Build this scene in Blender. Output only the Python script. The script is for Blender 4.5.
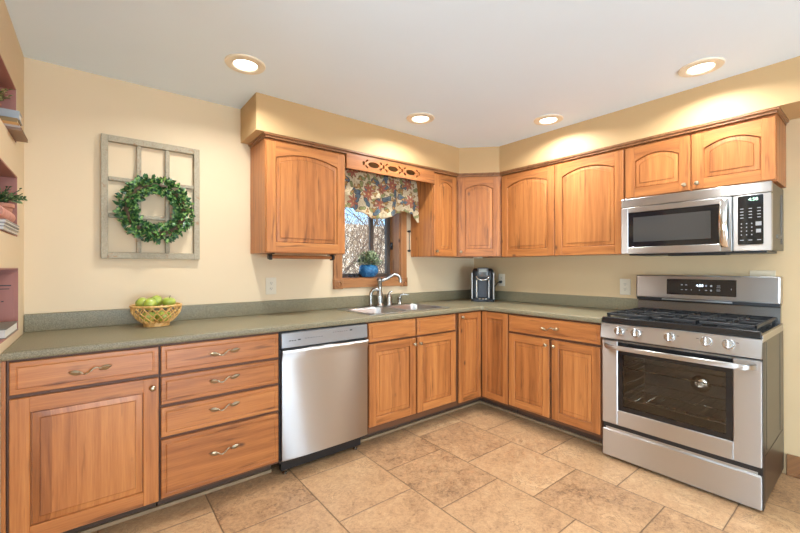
import bpy, bmesh, math, random
from mathutils import Matrix, Vector
R = math.radians
PI = math.pi
random.seed(7)
S = bpy.context.scene
COL = S.collection
for o in list(bpy.data.objects):
    bpy.data.objects.remove(o)

# ------------------------------------------------------------------ camera
F_PX, YAW, PITCH, ROLL = 384.883, 38.2141, 0.0957, -0.0853
CAM = Vector((-3.27538, -2.83663, 1.25287))
cam_d = bpy.data.cameras.new('camera')
cam = bpy.data.objects.new('camera', cam_d)
COL.objects.link(cam)
y_, p_, r_ = R(YAW), R(PITCH), R(ROLL)
fw = Vector((math.sin(y_)*math.cos(p_), math.cos(y_)*math.cos(p_), math.sin(p_)))
rt = Vector((math.cos(y_), -math.sin(y_), 0))
up = rt.cross(fw)
rt, up = rt*math.cos(r_)+up*math.sin(r_), up*math.cos(r_)-rt*math.sin(r_)
mw = Matrix((rt, up, -fw)).transposed().to_4x4()
mw.translation = CAM
cam.matrix_world = mw
cam_d.sensor_width = 36
cam_d.lens = F_PX/800*36
cam_d.clip_start = .02
S.camera = cam

# ------------------------------------------------------------------ light and exposure
S.view_settings.view_transform = 'Standard'
S.view_settings.look = 'None'
S.view_settings.exposure = 0.82
S.view_settings.gamma = 1
S.view_settings.use_curve_mapping = False
S.cycles.use_denoising = True
S.cycles.max_bounces = 10
S.cycles.diffuse_bounces = 6
S.cycles.sample_clamp_indirect = 6

CAN_POWER = 6.4
CAN_COLOR = (.96, .99, 1.0)
W = bpy.data.worlds.new('sky')
S.world = W
W.use_nodes = True
wt = W.node_tree
sky = wt.nodes.new('ShaderNodeTexSky')
sky.sky_type = 'NISHITA'
sky.sun_disc = False
sky.sun_elevation = R(40)
sky.sun_rotation = R(200)
bg = wt.nodes['Background']
tint = wt.nodes.new('ShaderNodeMix')
tint.data_type = 'RGBA'
tint.blend_type = 'MULTIPLY'
tint.inputs[0].default_value = 1
tint.inputs[7].default_value = (.66, .86, 1.1, 1)
wt.links.new(sky.outputs[0], tint.inputs[6])
wt.links.new(tint.outputs[2], bg.inputs[0])
bg.inputs[1].default_value = .22
sun_d = bpy.data.lights.new('sun', 'SUN')
sun_d.energy = 7.0
sun_d.angle = R(.6)
sun_d.color = (1, .93, .82)
sun = bpy.data.objects.new('sun', sun_d)
COL.objects.link(sun)
sun.rotation_euler = (R(50), 0, R(-25))


def area(name, loc, rot, sx, sy, power, color, spread=180):
    d = bpy.data.lights.new(name, 'AREA')
    d.shape = 'RECTANGLE'
    d.size, d.size_y = sx, sy
    d.energy = power
    d.color = color
    d.spread = R(spread)
    o = bpy.data.objects.new(name, d)
    o.location = loc
    o.rotation_euler = rot
    COL.objects.link(o)
    return o


# added cool fill lamps, out of view before the solid rear and side walls
area('rear_fill', (-2.6, -6.33, 1.15), (R(114), 0, 0), 2.2, 2.0, 165, (.56, .78, 1.0))
area('side_fill', (-6.43, -3.4, 1.35), (R(114), 0, R(-90)), 2.4, 1.5, 135, (.56, .78, 1.0))

# ------------------------------------------------------------------ materials


def new_mat(name):
    m = bpy.data.materials.new(name)
    m.use_nodes = True
    nt = m.node_tree
    b = nt.nodes['Principled BSDF']
    return m, nt, b


class NT:
    """small node graph helper"""

    def __init__(s, nt):
        s.nt = nt

    def n(s, typ, **kw):
        x = s.nt.nodes.new(typ)
        for k, v in kw.items():
            setattr(x, k, v)
        return x

    def put(s, sock, v):
        if hasattr(v, 'is_linked') or isinstance(v, bpy.types.NodeSocket):
            s.nt.links.new(v, sock)
        else:
            sock.default_value = v

    def math(s, op, a, b=0.0, c=None):
        x = s.n('ShaderNodeMath', operation=op)
        s.put(x.inputs[0], a)
        s.put(x.inputs[1], b)
        if c is not None:
            s.put(x.inputs[2], c)
        return x.outputs[0]

    def obj(s):
        return s.n('ShaderNodeTexCoord').outputs['Object']

    def sep(s, v):
        x = s.n('ShaderNodeSeparateXYZ')
        s.put(x.inputs[0], v)
        return x.outputs

    def comb(s, x=0.0, y=0.0, z=0.0):
        c = s.n('ShaderNodeCombineXYZ')
        for i, v in enumerate((x, y, z)):
            s.put(c.inputs[i], v)
        return c.outputs[0]

    def noise(s, vec, scale, detail=3, rough=.5, dist=0.0, out=0):
        x = s.n('ShaderNodeTexNoise')
        s.put(x.inputs['Vector'], vec)
        x.inputs['Scale'].default_value = scale
        x.inputs['Detail'].default_value = detail
        x.inputs['Roughness'].default_value = rough
        x.inputs['Distortion'].default_value = dist
        return x.outputs[out]

    def ramp(s, fac, stops, interp='LINEAR'):
        x = s.n('ShaderNodeValToRGB')
        s.put(x.inputs[0], fac)
        cr = x.color_ramp
        cr.interpolation = interp
        while len(cr.elements) < len(stops):
            cr.elements.new(.5)
        for e, (p, c) in zip(cr.elements, stops):
            e.position = p
            e.color = tuple(c)+(1,) if len(c) == 3 else c
        return x.outputs[0]

    def mix(s, fac, a, b, mode='MIX'):
        x = s.n('ShaderNodeMix', data_type='RGBA', blend_type=mode)
        s.put(x.inputs[0], fac)
        for sock, v in ((x.inputs[6], a), (x.inputs[7], b)):
            if isinstance(v, (tuple, list)):
                sock.default_value = tuple(v)+(1,) if len(v) == 3 else v
            else:
                s.put(sock, v)
        return x.outputs[2]

    def white(s, v, dim='1D'):
        x = s.n('ShaderNodeTexWhiteNoise', noise_dimensions=dim)
        s.put(x.inputs['W' if dim == '1D' else 'Vector'], v)
        return x.outputs

    def rnd(s):
        return s.n('ShaderNodeObjectInfo').outputs['Random']

    def bump(s, h, strength, dist=.01):
        x = s.n('ShaderNodeBump')
        x.inputs['Strength'].default_value = strength
        x.inputs['Distance'].default_value = dist
        s.put(x.inputs['Height'], h)
        return x.outputs[0]


def plain(name, col, rough=.5, metal=0.0, spec=None, emit=None, estr=0.0, coat=0.0):
    m, nt, b = new_mat(name)
    b.inputs['Base Color'].default_value = (*col, 1)
    b.inputs['Roughness'].default_value = rough
    b.inputs['Metallic'].default_value = metal
    if spec is not None:
        b.inputs['Specular IOR Level'].default_value = spec
    if emit:
        b.inputs['Emission Color'].default_value = (*emit, 1)
        b.inputs['Emission Strength'].default_value = estr
    b.inputs['Coat Weight'].default_value = coat
    return m


def mottled(name, c1, c2, scale, rough=.6, bump=0.0, detail=3, metal=0.0, lo=.35, hi=.65):
    m, nt, b = new_mat(name)
    g = NT(nt)
    f = g.noise(g.obj(), scale, detail)
    g.put(b.inputs['Base Color'], g.ramp(f, [(lo, c1), (hi, c2)]))
    b.inputs['Roughness'].default_value = rough
    b.inputs['Metallic'].default_value = metal
    if bump:
        g.put(b.inputs['Normal'], g.bump(f, bump, .005))
    return m


def wood(name, axis, staves, light=(.56, .226, .064), mid=(.425, .150, .040), dark=(.19, .056, .014), rough=.36):
    """rustic hardwood: grain along `axis` of the object ('z' upright, 'x' lying)"""
    m, nt, b = new_mat(name)
    g = NT(nt)
    x, y, z = g.sep(g.obj())
    r = g.rnd()
    if axis == 'z':
        s, l = g.math('ADD', x, y), z
    else:
        s, l = g.math('ADD', z, y), x
    ro = g.math('MULTIPLY', r, 37.0)
    if staves:
        sid = g.math('FLOOR', g.math('DIVIDE', g.math('ADD', s, ro), staves))
        wn = g.white(sid)
        sv = wn[0]
    else:
        sv = r
    off = g.math('ADD', g.math('MULTIPLY', sv, 11.0), ro)
    # slow warp of the grain
    warp = g.noise(g.comb(g.math('MULTIPLY', s, 5.0), g.math('ADD', g.math('MULTIPLY', l, 1.4), off), off), 1.0, 2)
    rings = g.math('SINE', g.math('ADD', g.math('MULTIPLY', s, 120.0), g.math('MULTIPLY', warp, 13.0)))
    rings = g.math('MULTIPLY_ADD', rings, .5, .5)
    fine = g.noise(g.comb(g.math('MULTIPLY', s, 150.0), g.math('ADD', g.math('MULTIPLY', l, 5.0), off), 0.0), 1.0, 4, .65)
    broad = g.noise(g.comb(g.math('MULTIPLY', s, 14.0), g.math('ADD', g.math('MULTIPLY', l, 1.2), off), 3.0), 1.0, 3)
    v = g.math('ADD', g.math('MULTIPLY', rings, .09), g.math('MULTIPLY', fine, .50))
    v = g.math('ADD', v, g.math('MULTIPLY', broad, .46))
    v = g.math('ADD', v, g.math('MULTIPLY', g.math('SUBTRACT', sv, .5), (.28 if staves else .16)))
    col = g.ramp(v, [(.28, light), (.52, mid), (.84, dark)])
    # mineral streaks and knots
    st = g.noise(g.comb(g.math('MULTIPLY', s, 24.0), g.math('ADD', g.math('MULTIPLY', l, 2.2), off), 9.0), 1.0, 3, .6)
    col = g.mix(g.ramp(st, [(.59, (0, 0, 0)), (.69, (.75, .75, .75))]), col, (.15, .050, .015))
    vo = g.n('ShaderNodeTexVoronoi')
    g.put(vo.inputs['Vector'], g.comb(g.math('MULTIPLY', s, 7.0), g.math('ADD', g.math('MULTIPLY', l, 4.0), off), off))
    vo.inputs['Scale'].default_value = 1.0
    k = g.ramp(vo.outputs['Distance'], [(.03, (1, 1, 1)), (.11, (0, 0, 0))])
    has = g.math('GREATER_THAN', g.sep(vo.outputs['Color'])[0], .48)
    col = g.mix(g.math('MULTIPLY', k, has), col, (.12, .045, .018))
    g.put(b.inputs['Base Color'], col)
    b.inputs['Roughness'].default_value = rough
    g.put(b.inputs['Normal'], g.bump(fine, .06, .002))
    return m


WV = wood('hickory_upright', 'z', 0)
WH = wood('hickory_lying', 'x', 0)
WP = wood('hickory_panel_staves', 'z', .083)
WD = plain('face_frame_gap_shade', (.13, .05, .02), .5)  # shade in the gaps between doors, put into the carcass colour
WINW = wood('window_oak', 'z', 0, (.50, .23, .09), (.385, .165, .06), (.23, .09, .03))
WINH = wood('window_oak_lying', 'x', 0, (.50, .23, .09), (.385, .165, .06), (.23, .09, .03))
BASEW = wood('baseboard_wood', 'x', 0, (.36, .17, .065), (.26, .115, .042), (.14, .055, .02))
TOE = plain('toe_kick_vinyl', (.085, .046, .026), .6)
QROUND = mottled('shoe_moulding_paint', (.30, .20, .11), (.37, .25, .14), 12, .5)
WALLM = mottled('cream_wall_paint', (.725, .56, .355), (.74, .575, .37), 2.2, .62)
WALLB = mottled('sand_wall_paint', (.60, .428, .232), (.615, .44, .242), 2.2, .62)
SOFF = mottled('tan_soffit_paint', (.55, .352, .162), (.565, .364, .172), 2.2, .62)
CEIL = mottled('white_ceiling_paint', (.77, .88, .97), (.78, .89, .98), 3, .7)
NICHE = mottled('dusty_red_paint', (.40, .165, .125), (.43, .18, .14), 4, .6)
BRONZE = plain('antique_pewter', (.44, .36, .25), .28, 1.0)
BLACK = plain('black_plastic', (.012, .012, .013), .35)
BLACKG = plain('black_glass', (.010, .010, .011), .06)
IRON = plain('cast_iron', (.014, .014, .015), .5)
ENAMEL = plain('black_enamel', (.012, .012, .013), .16)
CHROME = plain('chrome', (.72, .70, .67), .14, 1.0)
NICKEL = plain('brushed_nickel', (.40, .37, .33), .25, 1.0)
IVORY = plain('ivory_plastic', (.70, .61, .46), .4)
DARKP = plain('dark_slot', (.02, .018, .015), .6)
PAPER = mottled('paper', (.72, .68, .60), (.80, .77, .70), 30, .8)
SCREENW = plain('display_digits', (.8, .9, .9), .5, emit=(.75, .9, 1.0), estr=1.6)
SCREENG = plain('green_display_digits', (.5, .9, .6), .5, emit=(.55, 1.0, .75), estr=1.3)
MARK = plain('grey_print', (.34, .33, .32), .6)
DARKMARK = plain('dark_print', (.05, .045, .045), .5)
LENS = plain('lit_lens', (1, .95, .88), .4, emit=(1.0, .93, .80), estr=4.0)
CANTRIM = plain('tan_light_trim', (.80, .72, .56), .35)
TERRA = plain('terracotta', (.50, .22, .14), .7)
SOIL = plain('potting_soil', (.04, .026, .017), .9)
STEM = plain('brown_stem', (.10, .06, .03), .7)


def steel(name, axis, col=(.58, .565, .55), rough=.40, aniso=.95):
    m, nt, b = new_mat(name)
    g = NT(nt)
    b.inputs['Base Color'].default_value = (*col, 1)
    b.inputs['Metallic'].default_value = 1
    b.inputs['Anisotropic'].default_value = aniso
    b.inputs['Anisotropic Rotation'].default_value = .25
    tg = g.n('ShaderNodeTangent', direction_type='RADIAL', axis='Z')
    g.put(b.inputs['Tangent'], tg.outputs[0])
    b.inputs['Roughness'].default_value = rough
    return m


STEELZ = steel('brushed_steel_upright', 'z')
STEELX = steel('brushed_steel_lying', 'x')
SIDEST = steel('dull_grey_side', 'z', (.13, .122, .105), .34, .2)
SINKST = steel('sink_steel', 'x', (.47, .475, .48), .28, .0)


def tile_floor():
    m, nt, b = new_mat('slate_look_tile')
    g = NT(nt)
    x, y, z = g.sep(g.obj())
    PX, PY = .466, .4735
    u = g.math('DIVIDE', g.math('ADD', x, 1.408+PX*40), PX)
    cu = g.math('FLOOR', u)
    fu = g.math('SUBTRACT', u, cu)
    odd = g.math('MODULO', g.math('ADD', cu, 1.0), 2.0)
    v = g.math('ADD', g.math('DIVIDE', g.math('ADD', y, .925+PY*40), PY), g.math('MULTIPLY', odd, .5))
    cv = g.math('FLOOR', v)
    fv = g.math('SUBTRACT', v, cv)
    du = g.math('MULTIPLY', g.math('MINIMUM', fu, g.math('SUBTRACT', 1.0, fu)), PX)
    dv = g.math('MULTIPLY', g.math('MINIMUM', fv, g.math('SUBTRACT', 1.0, fv)), PY)
    d = g.math('MINIMUM', du, dv)
    grout = g.ramp(d, [(.0022, (1, 1, 1)), (.0042, (0, 0, 0))])
    wn = g.white(g.comb(cu, cv, 0.0), '3D')
    rc = g.sep(wn[1])
    loc = g.comb(g.math('ADD', x, g.math('MULTIPLY', rc[0], 9.0)), g.math('ADD', y, g.math('MULTIPLY', rc[1], 9.0)), rc[2])
    n1 = g.noise(loc, 3.4, 5, .62, .9)
    n2 = g.noise(loc, 13.0, 6, .7, 1.6)
    n3 = g.noise(loc, 75.0, 5, .75, .6)
    val = g.math('ADD', g.math('ADD', g.math('MULTIPLY', n1, .40), g.math('MULTIPLY', n2, .38)), g.math('MULTIPLY', n3, .46))
    val = g.math('ADD', val, g.math('MULTIPLY', g.math('SUBTRACT', rc[2], .5), .08))
    col = g.ramp(val, [(.445, (.17, .092, .046)), (.53, (.33, .187, .094)), (.62, (.46, .270, .135)), (.77, (.57, .365, .195))])
    vein = g.noise(loc, 6.0, 6, .72, 2.5)
    vm = g.ramp(g.math('ABSOLUTE', g.math('SUBTRACT', vein, .5)), [(0.0, (.8, .8, .8)), (.022, (0, 0, 0))])
    gate = g.ramp(n1, [(.45, (0, 0, 0)), (.62, (1, 1, 1))])
    col = g.mix(g.math('MULTIPLY', vm, gate), col, (.15, .075, .034))
    col = g.mix(grout, col, (.10, .055, .026))
    g.put(b.inputs['Base Color'], col)
    g.put(b.inputs['Roughness'], g.math('MULTIPLY_ADD', n2, .25, .30))
    h = g.math('SUBTRACT', g.math('MULTIPLY', val, .7), g.math('MULTIPLY', grout, .5))
    g.put(b.inputs['Normal'], g.bump(h, .6, .006))
    return m


TILE = tile_floor()


def laminate():
    m, nt, b = new_mat('sage_speckled_laminate')
    g = NT(nt)
    o = g.obj()
    n = g.noise(o, 260, 3, .7)
    n2 = g.noise(o, 90, 2)
    c = g.ramp(n, [(.36, (.140, .118, .067)), (.5, (.215, .180, .106)), (.64, (.31, .258, .162))])
    c = g.mix(g.math('MULTIPLY', n2, .25), c, (.26, .25, .16))
    g.put(b.inputs['Base Color'], c)
    b.inputs['Roughness'].default_value = .42
    b.inputs['Specular IOR Level'].default_value = .35
    return m


LAM = laminate()


def weathered():
    m, nt, b = new_mat('weathered_grey_paint')
    g = NT(nt)
    o = g.obj()
    n = g.noise(o, 22, 5, .7, .6)
    n2 = g.noise(o, 120, 3, .6)
    c = g.ramp(n2, [(.3, (.34, .285, .195)), (.7, (.46, .395, .285))])
    c = g.mix(g.ramp(n, [(.60, (0, 0, 0)), (.66, (.8, .8, .8))]), c, (.34, .18, .09))
    c = g.mix(g.ramp(g.noise(o, 60, 5, .7), [(.62, (0, 0, 0)), (.68, (.8, .8, .8))]), c, (.12, .09, .06))
    g.put(b.inputs['Base Color'], c)
    b.inputs['Roughness'].default_value = .8
    g.put(b.inputs['Normal'], g.bump(n, .3, .004))
    return m


WEATH = weathered()


def leafmat(name, a, b_, c, scale=70):
    m, nt, b = new_mat(name)
    g = NT(nt)
    vo = g.n('ShaderNodeTexVoronoi')
    g.put(vo.inputs['Vector'], g.obj())
    vo.inputs['Scale'].default_value = scale
    f = g.sep(vo.outputs['Color'])[0]
    g.put(b.inputs['Base Color'], g.ramp(f, [(.15, a), (.6, b_), (.95, c)]))
    b.inputs['Roughness'].default_value = .38
    return m


LEAF = leafmat('boxwood_leaves', (.008, .042, .012), (.030, .12, .028), (.24, .40, .10))
LEAF2 = leafmat('fern_leaves', (.03, .07, .025), (.07, .14, .045), (.22, .30, .12), 90)
LEAF3 = leafmat('pale_succulent_leaves', (.05, .09, .04), (.16, .22, .10), (.48, .52, .30), 120)


def fabric():
    m, nt, b = new_mat('floral_cotton')
    g = NT(nt)
    x, y, z = g.sep(g.obj())
    base = g.comb(x, z, 0.0)
    wob = g.noise(base, 9.0, 2, out=1)
    vadd = g.n('ShaderNodeVectorMath', operation='MULTIPLY_ADD')
    g.put(vadd.inputs[0], wob)
    vadd.inputs[1].default_value = (.05, .05, 0)
    g.put(vadd.inputs[2], base)
    pv = vadd.outputs[0]
    col = g.ramp(g.noise(base, 14, 3), [(.3, (.56, .44, .26)), (.7, (.70, .58, .38))])

    def motif(col, scale, seed, thresh, petals, size, cols):
        sh = g.n('ShaderNodeVectorMath', operation='ADD')
        g.put(sh.inputs[0], pv if petals < 4 else base)
        sh.inputs[1].default_value = (seed*1.37, seed*.71, 0)
        vo = g.n('ShaderNodeTexVoronoi', voronoi_dimensions='2D')
        g.put(vo.inputs['Vector'], sh.outputs[0])
        vo.inputs['Scale'].default_value = scale
        vo.inputs['Randomness'].default_value = .8
        dv = g.n('ShaderNodeVectorMath', operation='SUBTRACT')
        g.put(dv.inputs[0], sh.outputs[0])
        g.put(dv.inputs[1], vo.outputs['Position'])
        dx, dy, _ = g.sep(dv.outputs[0])
        ang = g.math('ARCTAN2', dy, dx)
        rr = g.math('MULTIPLY', vo.outputs['Distance'], 1.0)
        cs = g.sep(vo.outputs['Color'])
        pet = g.math('MULTIPLY_ADD', g.math('COSINE', g.math('MULTIPLY_ADD', ang, float(petals), g.math('MULTIPLY', cs[1], 6.0))), .28*size, .72*size)
        q = g.math('DIVIDE', rr, pet)
        inside = g.math('LESS_THAN', q, 1.0)
        use = g.math('MULTIPLY', inside, g.math('GREATER_THAN', cs[0], thresh))
        pc = g.ramp(q, cols)
        return g.mix(use, col, pc)
    col = motif(col, 12, 1.0, .22, 2, .36, [(0, (.20, .22, .07)), (.6, (.30, .28, .12)), (.95, (.12, .12, .04))])
    col = motif(col, 10, 5.3, .35, 2, .44, [(0, (.05, .085, .11)), (.6, (.13, .175, .20)), (.95, (.045, .06, .08))])
    col = motif(col, 15, 9.1, .30, 3, .34, [(0, (.52, .33, .10)), (.7, (.33, .17, .06)), (1, (.16, .07, .03))])
    col = motif(col, 7, 13.7, .40, 7, .44, [(0, (.70, .50, .24)), (.18, (.50, .26, .10)), (.3, (.33, .085, .05)), (.8, (.42, .16, .10)), (1, (.17, .035, .025))])
    vine = g.noise(base, 16, 2, .5, 1.2)
    vm = g.ramp(g.math('ABSOLUTE', g.math('SUBTRACT', vine, .5)), [(0, (.8, .8, .8)), (.018, (0, 0, 0))])
    col = g.mix(vm, col, (.20, .11, .05))
    g.put(b.inputs['Base Color'], col)
    b.inputs['Roughness'].default_value = .9
    return m


FABRIC = fabric()


def tinted_glass(name, trans, rough=.02, fres=1.0):
    m = bpy.data.materials.new(name)
    m.use_nodes = True
    nt = m.node_tree
    g = NT(nt)
    nt.nodes.remove(nt.nodes['Principled BSDF'])
    t = g.n('ShaderNodeBsdfTransparent')
    t.inputs[0].default_value = (*trans, 1)
    gl = g.n('ShaderNodeBsdfGlossy')
    gl.inputs['Roughness'].default_value = rough
    fr = g.n('ShaderNodeFresnel')
    fr.inputs[0].default_value = 1.5
    mx = g.n('ShaderNodeMixShader')
    g.put(mx.inputs[0], g.math('MULTIPLY', fr.outputs[0], fres))
    nt.links.new(t.outputs[0], mx.inputs[1])
    nt.links.new(gl.outputs[0], mx.inputs[2])
    nt.links.new(mx.outputs[0], nt.nodes['Material Output'].inputs[0])
    return m


CLEAR = tinted_glass('clear_window_glass', (.95, .97, .97), 0.0, .6)
OVENG = tinted_glass('tinted_oven_glass', (.90, .88, .84), .02, 1.2)


def glaze():
    m, nt, b = new_mat('blue_glaze')
    g = NT(nt)
    n = g.noise(g.obj(), 40, 4, .6, 1.0)
    g.put(b.inputs['Base Color'], g.ramp(n, [(.3, (.012, .07, .20)), (.55, (.03, .17, .36)), (.8, (.12, .36, .55))]))
    b.inputs['Roughness'].default_value = .15
    return m


GLAZE = glaze()
WICKER = mottled('honey_wicker', (.62, .33, .09), (.80, .50, .18), 60, .45)
APPLE = mottled('green_apple_skin', (.30, .38, .045), (.45, .50, .09), 25, .28)
BARK = mottled('grey_bark', (.045, .03, .022), (.12, .085, .06), 20, .9)
TWIG = mottled('sunlit_tone_twigs', (.16, .11, .07), (.30, .22, .15), 10, .9)  # sunlit tone put into the colour; the other twigs take dark bark

# ------------------------------------------------------------------ geometry helpers


class MB:
    def __init__(s):
        s.bm = bmesh.new()

    def _fin(s, verts, M, mi):
        faces = set()
        for v in verts:
            faces.update(v.link_faces)
        for f in faces:
            f.material_index = mi
        if M is not None:
            bmesh.ops.transform(s.bm, matrix=M, verts=list(verts))

    def box(s, x0, x1, y0, y1, z0, z1, bev=0.0, mi=0, M=None, seg=1):
        x0, x1 = min(x0, x1), max(x0, x1)
        y0, y1 = min(y0, y1), max(y0, y1)
        z0, z1 = min(z0, z1), max(z0, z1)
        vs = [s.bm.verts.new((x, y, z)) for x in (x0, x1) for y in (y0, y1) for z in (z0, z1)]
        idx = [(0, 1, 3, 2), (4, 6, 7, 5), (0, 4, 5, 1), (2, 3, 7, 6), (0, 2, 6, 4), (1, 5, 7, 3)]
        fs = [s.bm.faces.new([vs[i] for i in q]) for q in idx]
        verts = vs
        if bev > 0:
            es = {e for f in fs for e in f.edges}
            r = bmesh.ops.bevel(s.bm, geom=list(es), offset=bev, offset_type='OFFSET', segments=seg, profile=.5, affect='EDGES')
            verts = {v for f in r['faces'] for v in f.verts} | {v for v in vs if v.is_valid}
            more = set()
            for v in verts:
                for f in v.link_faces:
                    more.update(f.verts)
            verts = more
        s._fin(verts, M, mi)
        return s

    def loops(s, loops, mi=0, M=None, cap0=True, cap1=True, closed=True, mis=None):
        L = [[s.bm.verts.new(p) for p in lp] for lp in loops]
        n = len(L[0])
        for a, b in zip(L, L[1:]):
            for i in range(n if closed else n-1):
                j = (i+1) % n
                try:
                    s.bm.faces.new((a[i], a[j], b[j], b[i]))
                except ValueError:
                    pass
        if cap0 and closed:
            s.bm.faces.new(L[0][::-1])
        if cap1 and closed:
            s.bm.faces.new(L[-1])
        s._fin([v for l in L for v in l], M, mi)
        return s

    def prism(s, pts, d0, d1, plane='xy', mi=0, M=None):
        def mk(p, d):
            a, b = p
            return {'xy': (a, b, d), 'xz': (a, d, b), 'yz': (d, a, b)}[plane]
        return s.loops([[mk(p, d0) for p in pts], [mk(p, d1) for p in pts]], mi, M)

    def tube(s, pts, r, seg=8, mi=0, M=None, caps=True, closed=False, flat=1.0):
        pts = [Vector(p) for p in pts]
        n = len(pts)
        rs = r if isinstance(r, (list, tuple)) else [r]*n
        prev = None
        lp = []
        for i, p in enumerate(pts):
            if closed:
                t = pts[(i+1) % n]-pts[i-1]
            else:
                t = pts[min(i+1, n-1)]-pts[max(i-1, 0)]
            t.normalize()
            if prev is None:
                ref = Vector((0, 0, 1)) if abs(t.z) < .9 else Vector((1, 0, 0))
                u = t.cross(ref).normalized()
            else:
                u = (prev-t*prev.dot(t))
                if u.length < 1e-6:
                    u = t.orthogonal()
                u.normalize()
            prev = u
            w = t.cross(u)
            lp.append([p+(u*math.cos(k/seg*2*PI)+w*math.sin(k/seg*2*PI)*flat)*rs[i] for k in range(seg)])
        if closed:
            lp.append(lp[0])
            return s.loops(lp, mi, M, False, False)
        return s.loops(lp, mi, M, caps, caps)

    def lathe(s, prof, c=(0, 0, 0), seg=24, mi=0, M=None, cap0=True, cap1=True):
        c = Vector(c)
        lp = [[c+Vector((r*math.cos(k/seg*2*PI), r*math.sin(k/seg*2*PI), z)) for k in range(seg)] for r, z in prof]
        return s.loops(lp, mi, M, cap0, cap1)

    def ell(s, c, rx, ry, rz, seg=12, rings=8, mi=0, M=None):
        c = Vector(c)
        lp = []
        for i in range(rings+1):
            a = -PI/2+PI*min(max(i/rings, .02), .98)
            lp.append([c+Vector((rx*math.cos(a)*math.cos(k/seg*2*PI), ry*math.cos(a)*math.sin(k/seg*2*PI), rz*math.sin(a))) for k in range(seg)])
        return s.loops(lp, mi, M)

    def build(s, name, mats, parent=None, loc=None, rot=None, smooth=.6):
        bmesh.ops.recalc_face_normals(s.bm, faces=s.bm.faces[:])
        me = bpy.data.meshes.new(name)
        s.bm.to_mesh(me)
        s.bm.free()
        mats = mats if isinstance(mats, (list, tuple)) else [mats]
        for m in mats:
            me.materials.append(m)
        if smooth:
            me.polygons.foreach_set('use_smooth', [True]*len(me.polygons))
            me.set_sharp_from_angle(angle=smooth)
        o = bpy.data.objects.new(name, me)
        COL.objects.link(o)
        if parent:
            o.parent = parent
        if loc:
            o.location = loc
        if rot:
            o.rotation_euler = rot
        return o


def tag(o, label, cat, group=None, kind=None):
    if label:
        o['label'] = label
    if cat:
        o['category'] = cat
    if group:
        o['group'] = group
    if kind:
        o['kind'] = kind
    return o


def thing(name, label, cat, loc=(0, 0, 0), rz=0.0, group=None, kind=None):
    o = bpy.data.objects.new(name, None)
    o.empty_display_size = .05
    COL.objects.link(o)
    o.location = loc
    o.rotation_euler = (0, 0, rz)
    return tag(o, label, cat, group, kind)


def struct(o, label, cat):
    return tag(o, label, cat, None, 'structure')


def fill2d(name, outer, holes, z0, z1, mats, parent=None, bev=0.0, M=None, loc=None, rot=None):
    """a plate with holes: outline in x,y; z0..z1 thick"""
    cu = bpy.data.curves.new(name, 'CURVE')
    cu.dimensions = '2D'
    cu.fill_mode = 'BOTH'
    for lp in [outer]+holes:
        sp = cu.splines.new('POLY')
        sp.points.add(len(lp)-1)
        for p, q in zip(sp.points, lp):
            p.co = (q[0], q[1], 0, 1)
        sp.use_cyclic_u = True
    cu.extrude = (z1-z0)/2-bev
    if bev:
        cu.bevel_depth = bev
        cu.bevel_resolution = 2
        cu.offset = -bev
    tmp = bpy.data.objects.new('tmp', cu)
    COL.objects.link(tmp)
    dg = bpy.context.evaluated_depsgraph_get()
    me = bpy.data.meshes.new_from_object(tmp.evaluated_get(dg))
    bpy.data.objects.remove(tmp)
    bpy.data.curves.remove(cu)
    T = Matrix.Translation((0, 0, (z0+z1)/2))
    me.transform(M @ T if M is not None else T)
    me.name = name
    me.materials.clear()
    for m in (mats if isinstance(mats, list) else [mats]):
        me.materials.append(m)
    me.polygons.foreach_set('use_smooth', [True]*len(me.polygons))
    me.set_sharp_from_angle(angle=.6)
    o = bpy.data.objects.new(name, me)
    COL.objects.link(o)
    if parent:
        o.parent = parent
    if loc:
        o.location = loc
    if rot:
        o.rotation_euler = rot
    return o


def text_mesh(name, txt, size, mat, parent, M, depth=.0004):
    cu = bpy.data.curves.new(name, 'FONT')
    cu.body = txt
    cu.size = size
    cu.extrude = depth
    cu.align_x = 'CENTER'
    cu.align_y = 'CENTER'
    tmp = bpy.data.objects.new('tmp', cu)
    COL.objects.link(tmp)
    dg = bpy.context.evaluated_depsgraph_get()
    me = bpy.data.meshes.new_from_object(tmp.evaluated_get(dg))
    bpy.data.objects.remove(tmp)
    bpy.data.curves.remove(cu)
    me.transform(M)
    me.name = name
    me.materials.clear()
    me.materials.append(mat)
    o = bpy.data.objects.new(name, me)
    COL.objects.link(o)
    o.parent = parent
    return o


def rrect(x0, x1, y0, y1, r, n=5):
    pts = []
    for cx, cy, a0 in ((x1-r, y1-r, 0), (x0+r, y1-r, 90), (x0+r, y0+r, 180), (x1-r, y0+r, 270)):
        for i in range(n+1):
            a = R(a0+90*i/n)
            pts.append((cx+r*math.cos(a), cy+r*math.sin(a)))
    return pts


FRONT = Matrix.Rotation(R(90), 4, 'X')     # a drawing in x,y stood upright: x stays, y becomes z, faces -y

# ------------------------------------------------------------------ the room shell
ZC = 2.3716
XL = -3.580
MB().box(-6.6, .2, -6.6, .2, -.12, 0).build('floor', TILE)
struct(bpy.data.objects['floor'], 'tan slate-look tile floor laid in running bond', 'floor')
o = MB().box(-6.6, .2, -6.6, .2, ZC, ZC+.15).build('ceiling', CEIL)
struct(o, 'smooth white ceiling with recessed lights', 'ceiling')
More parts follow.
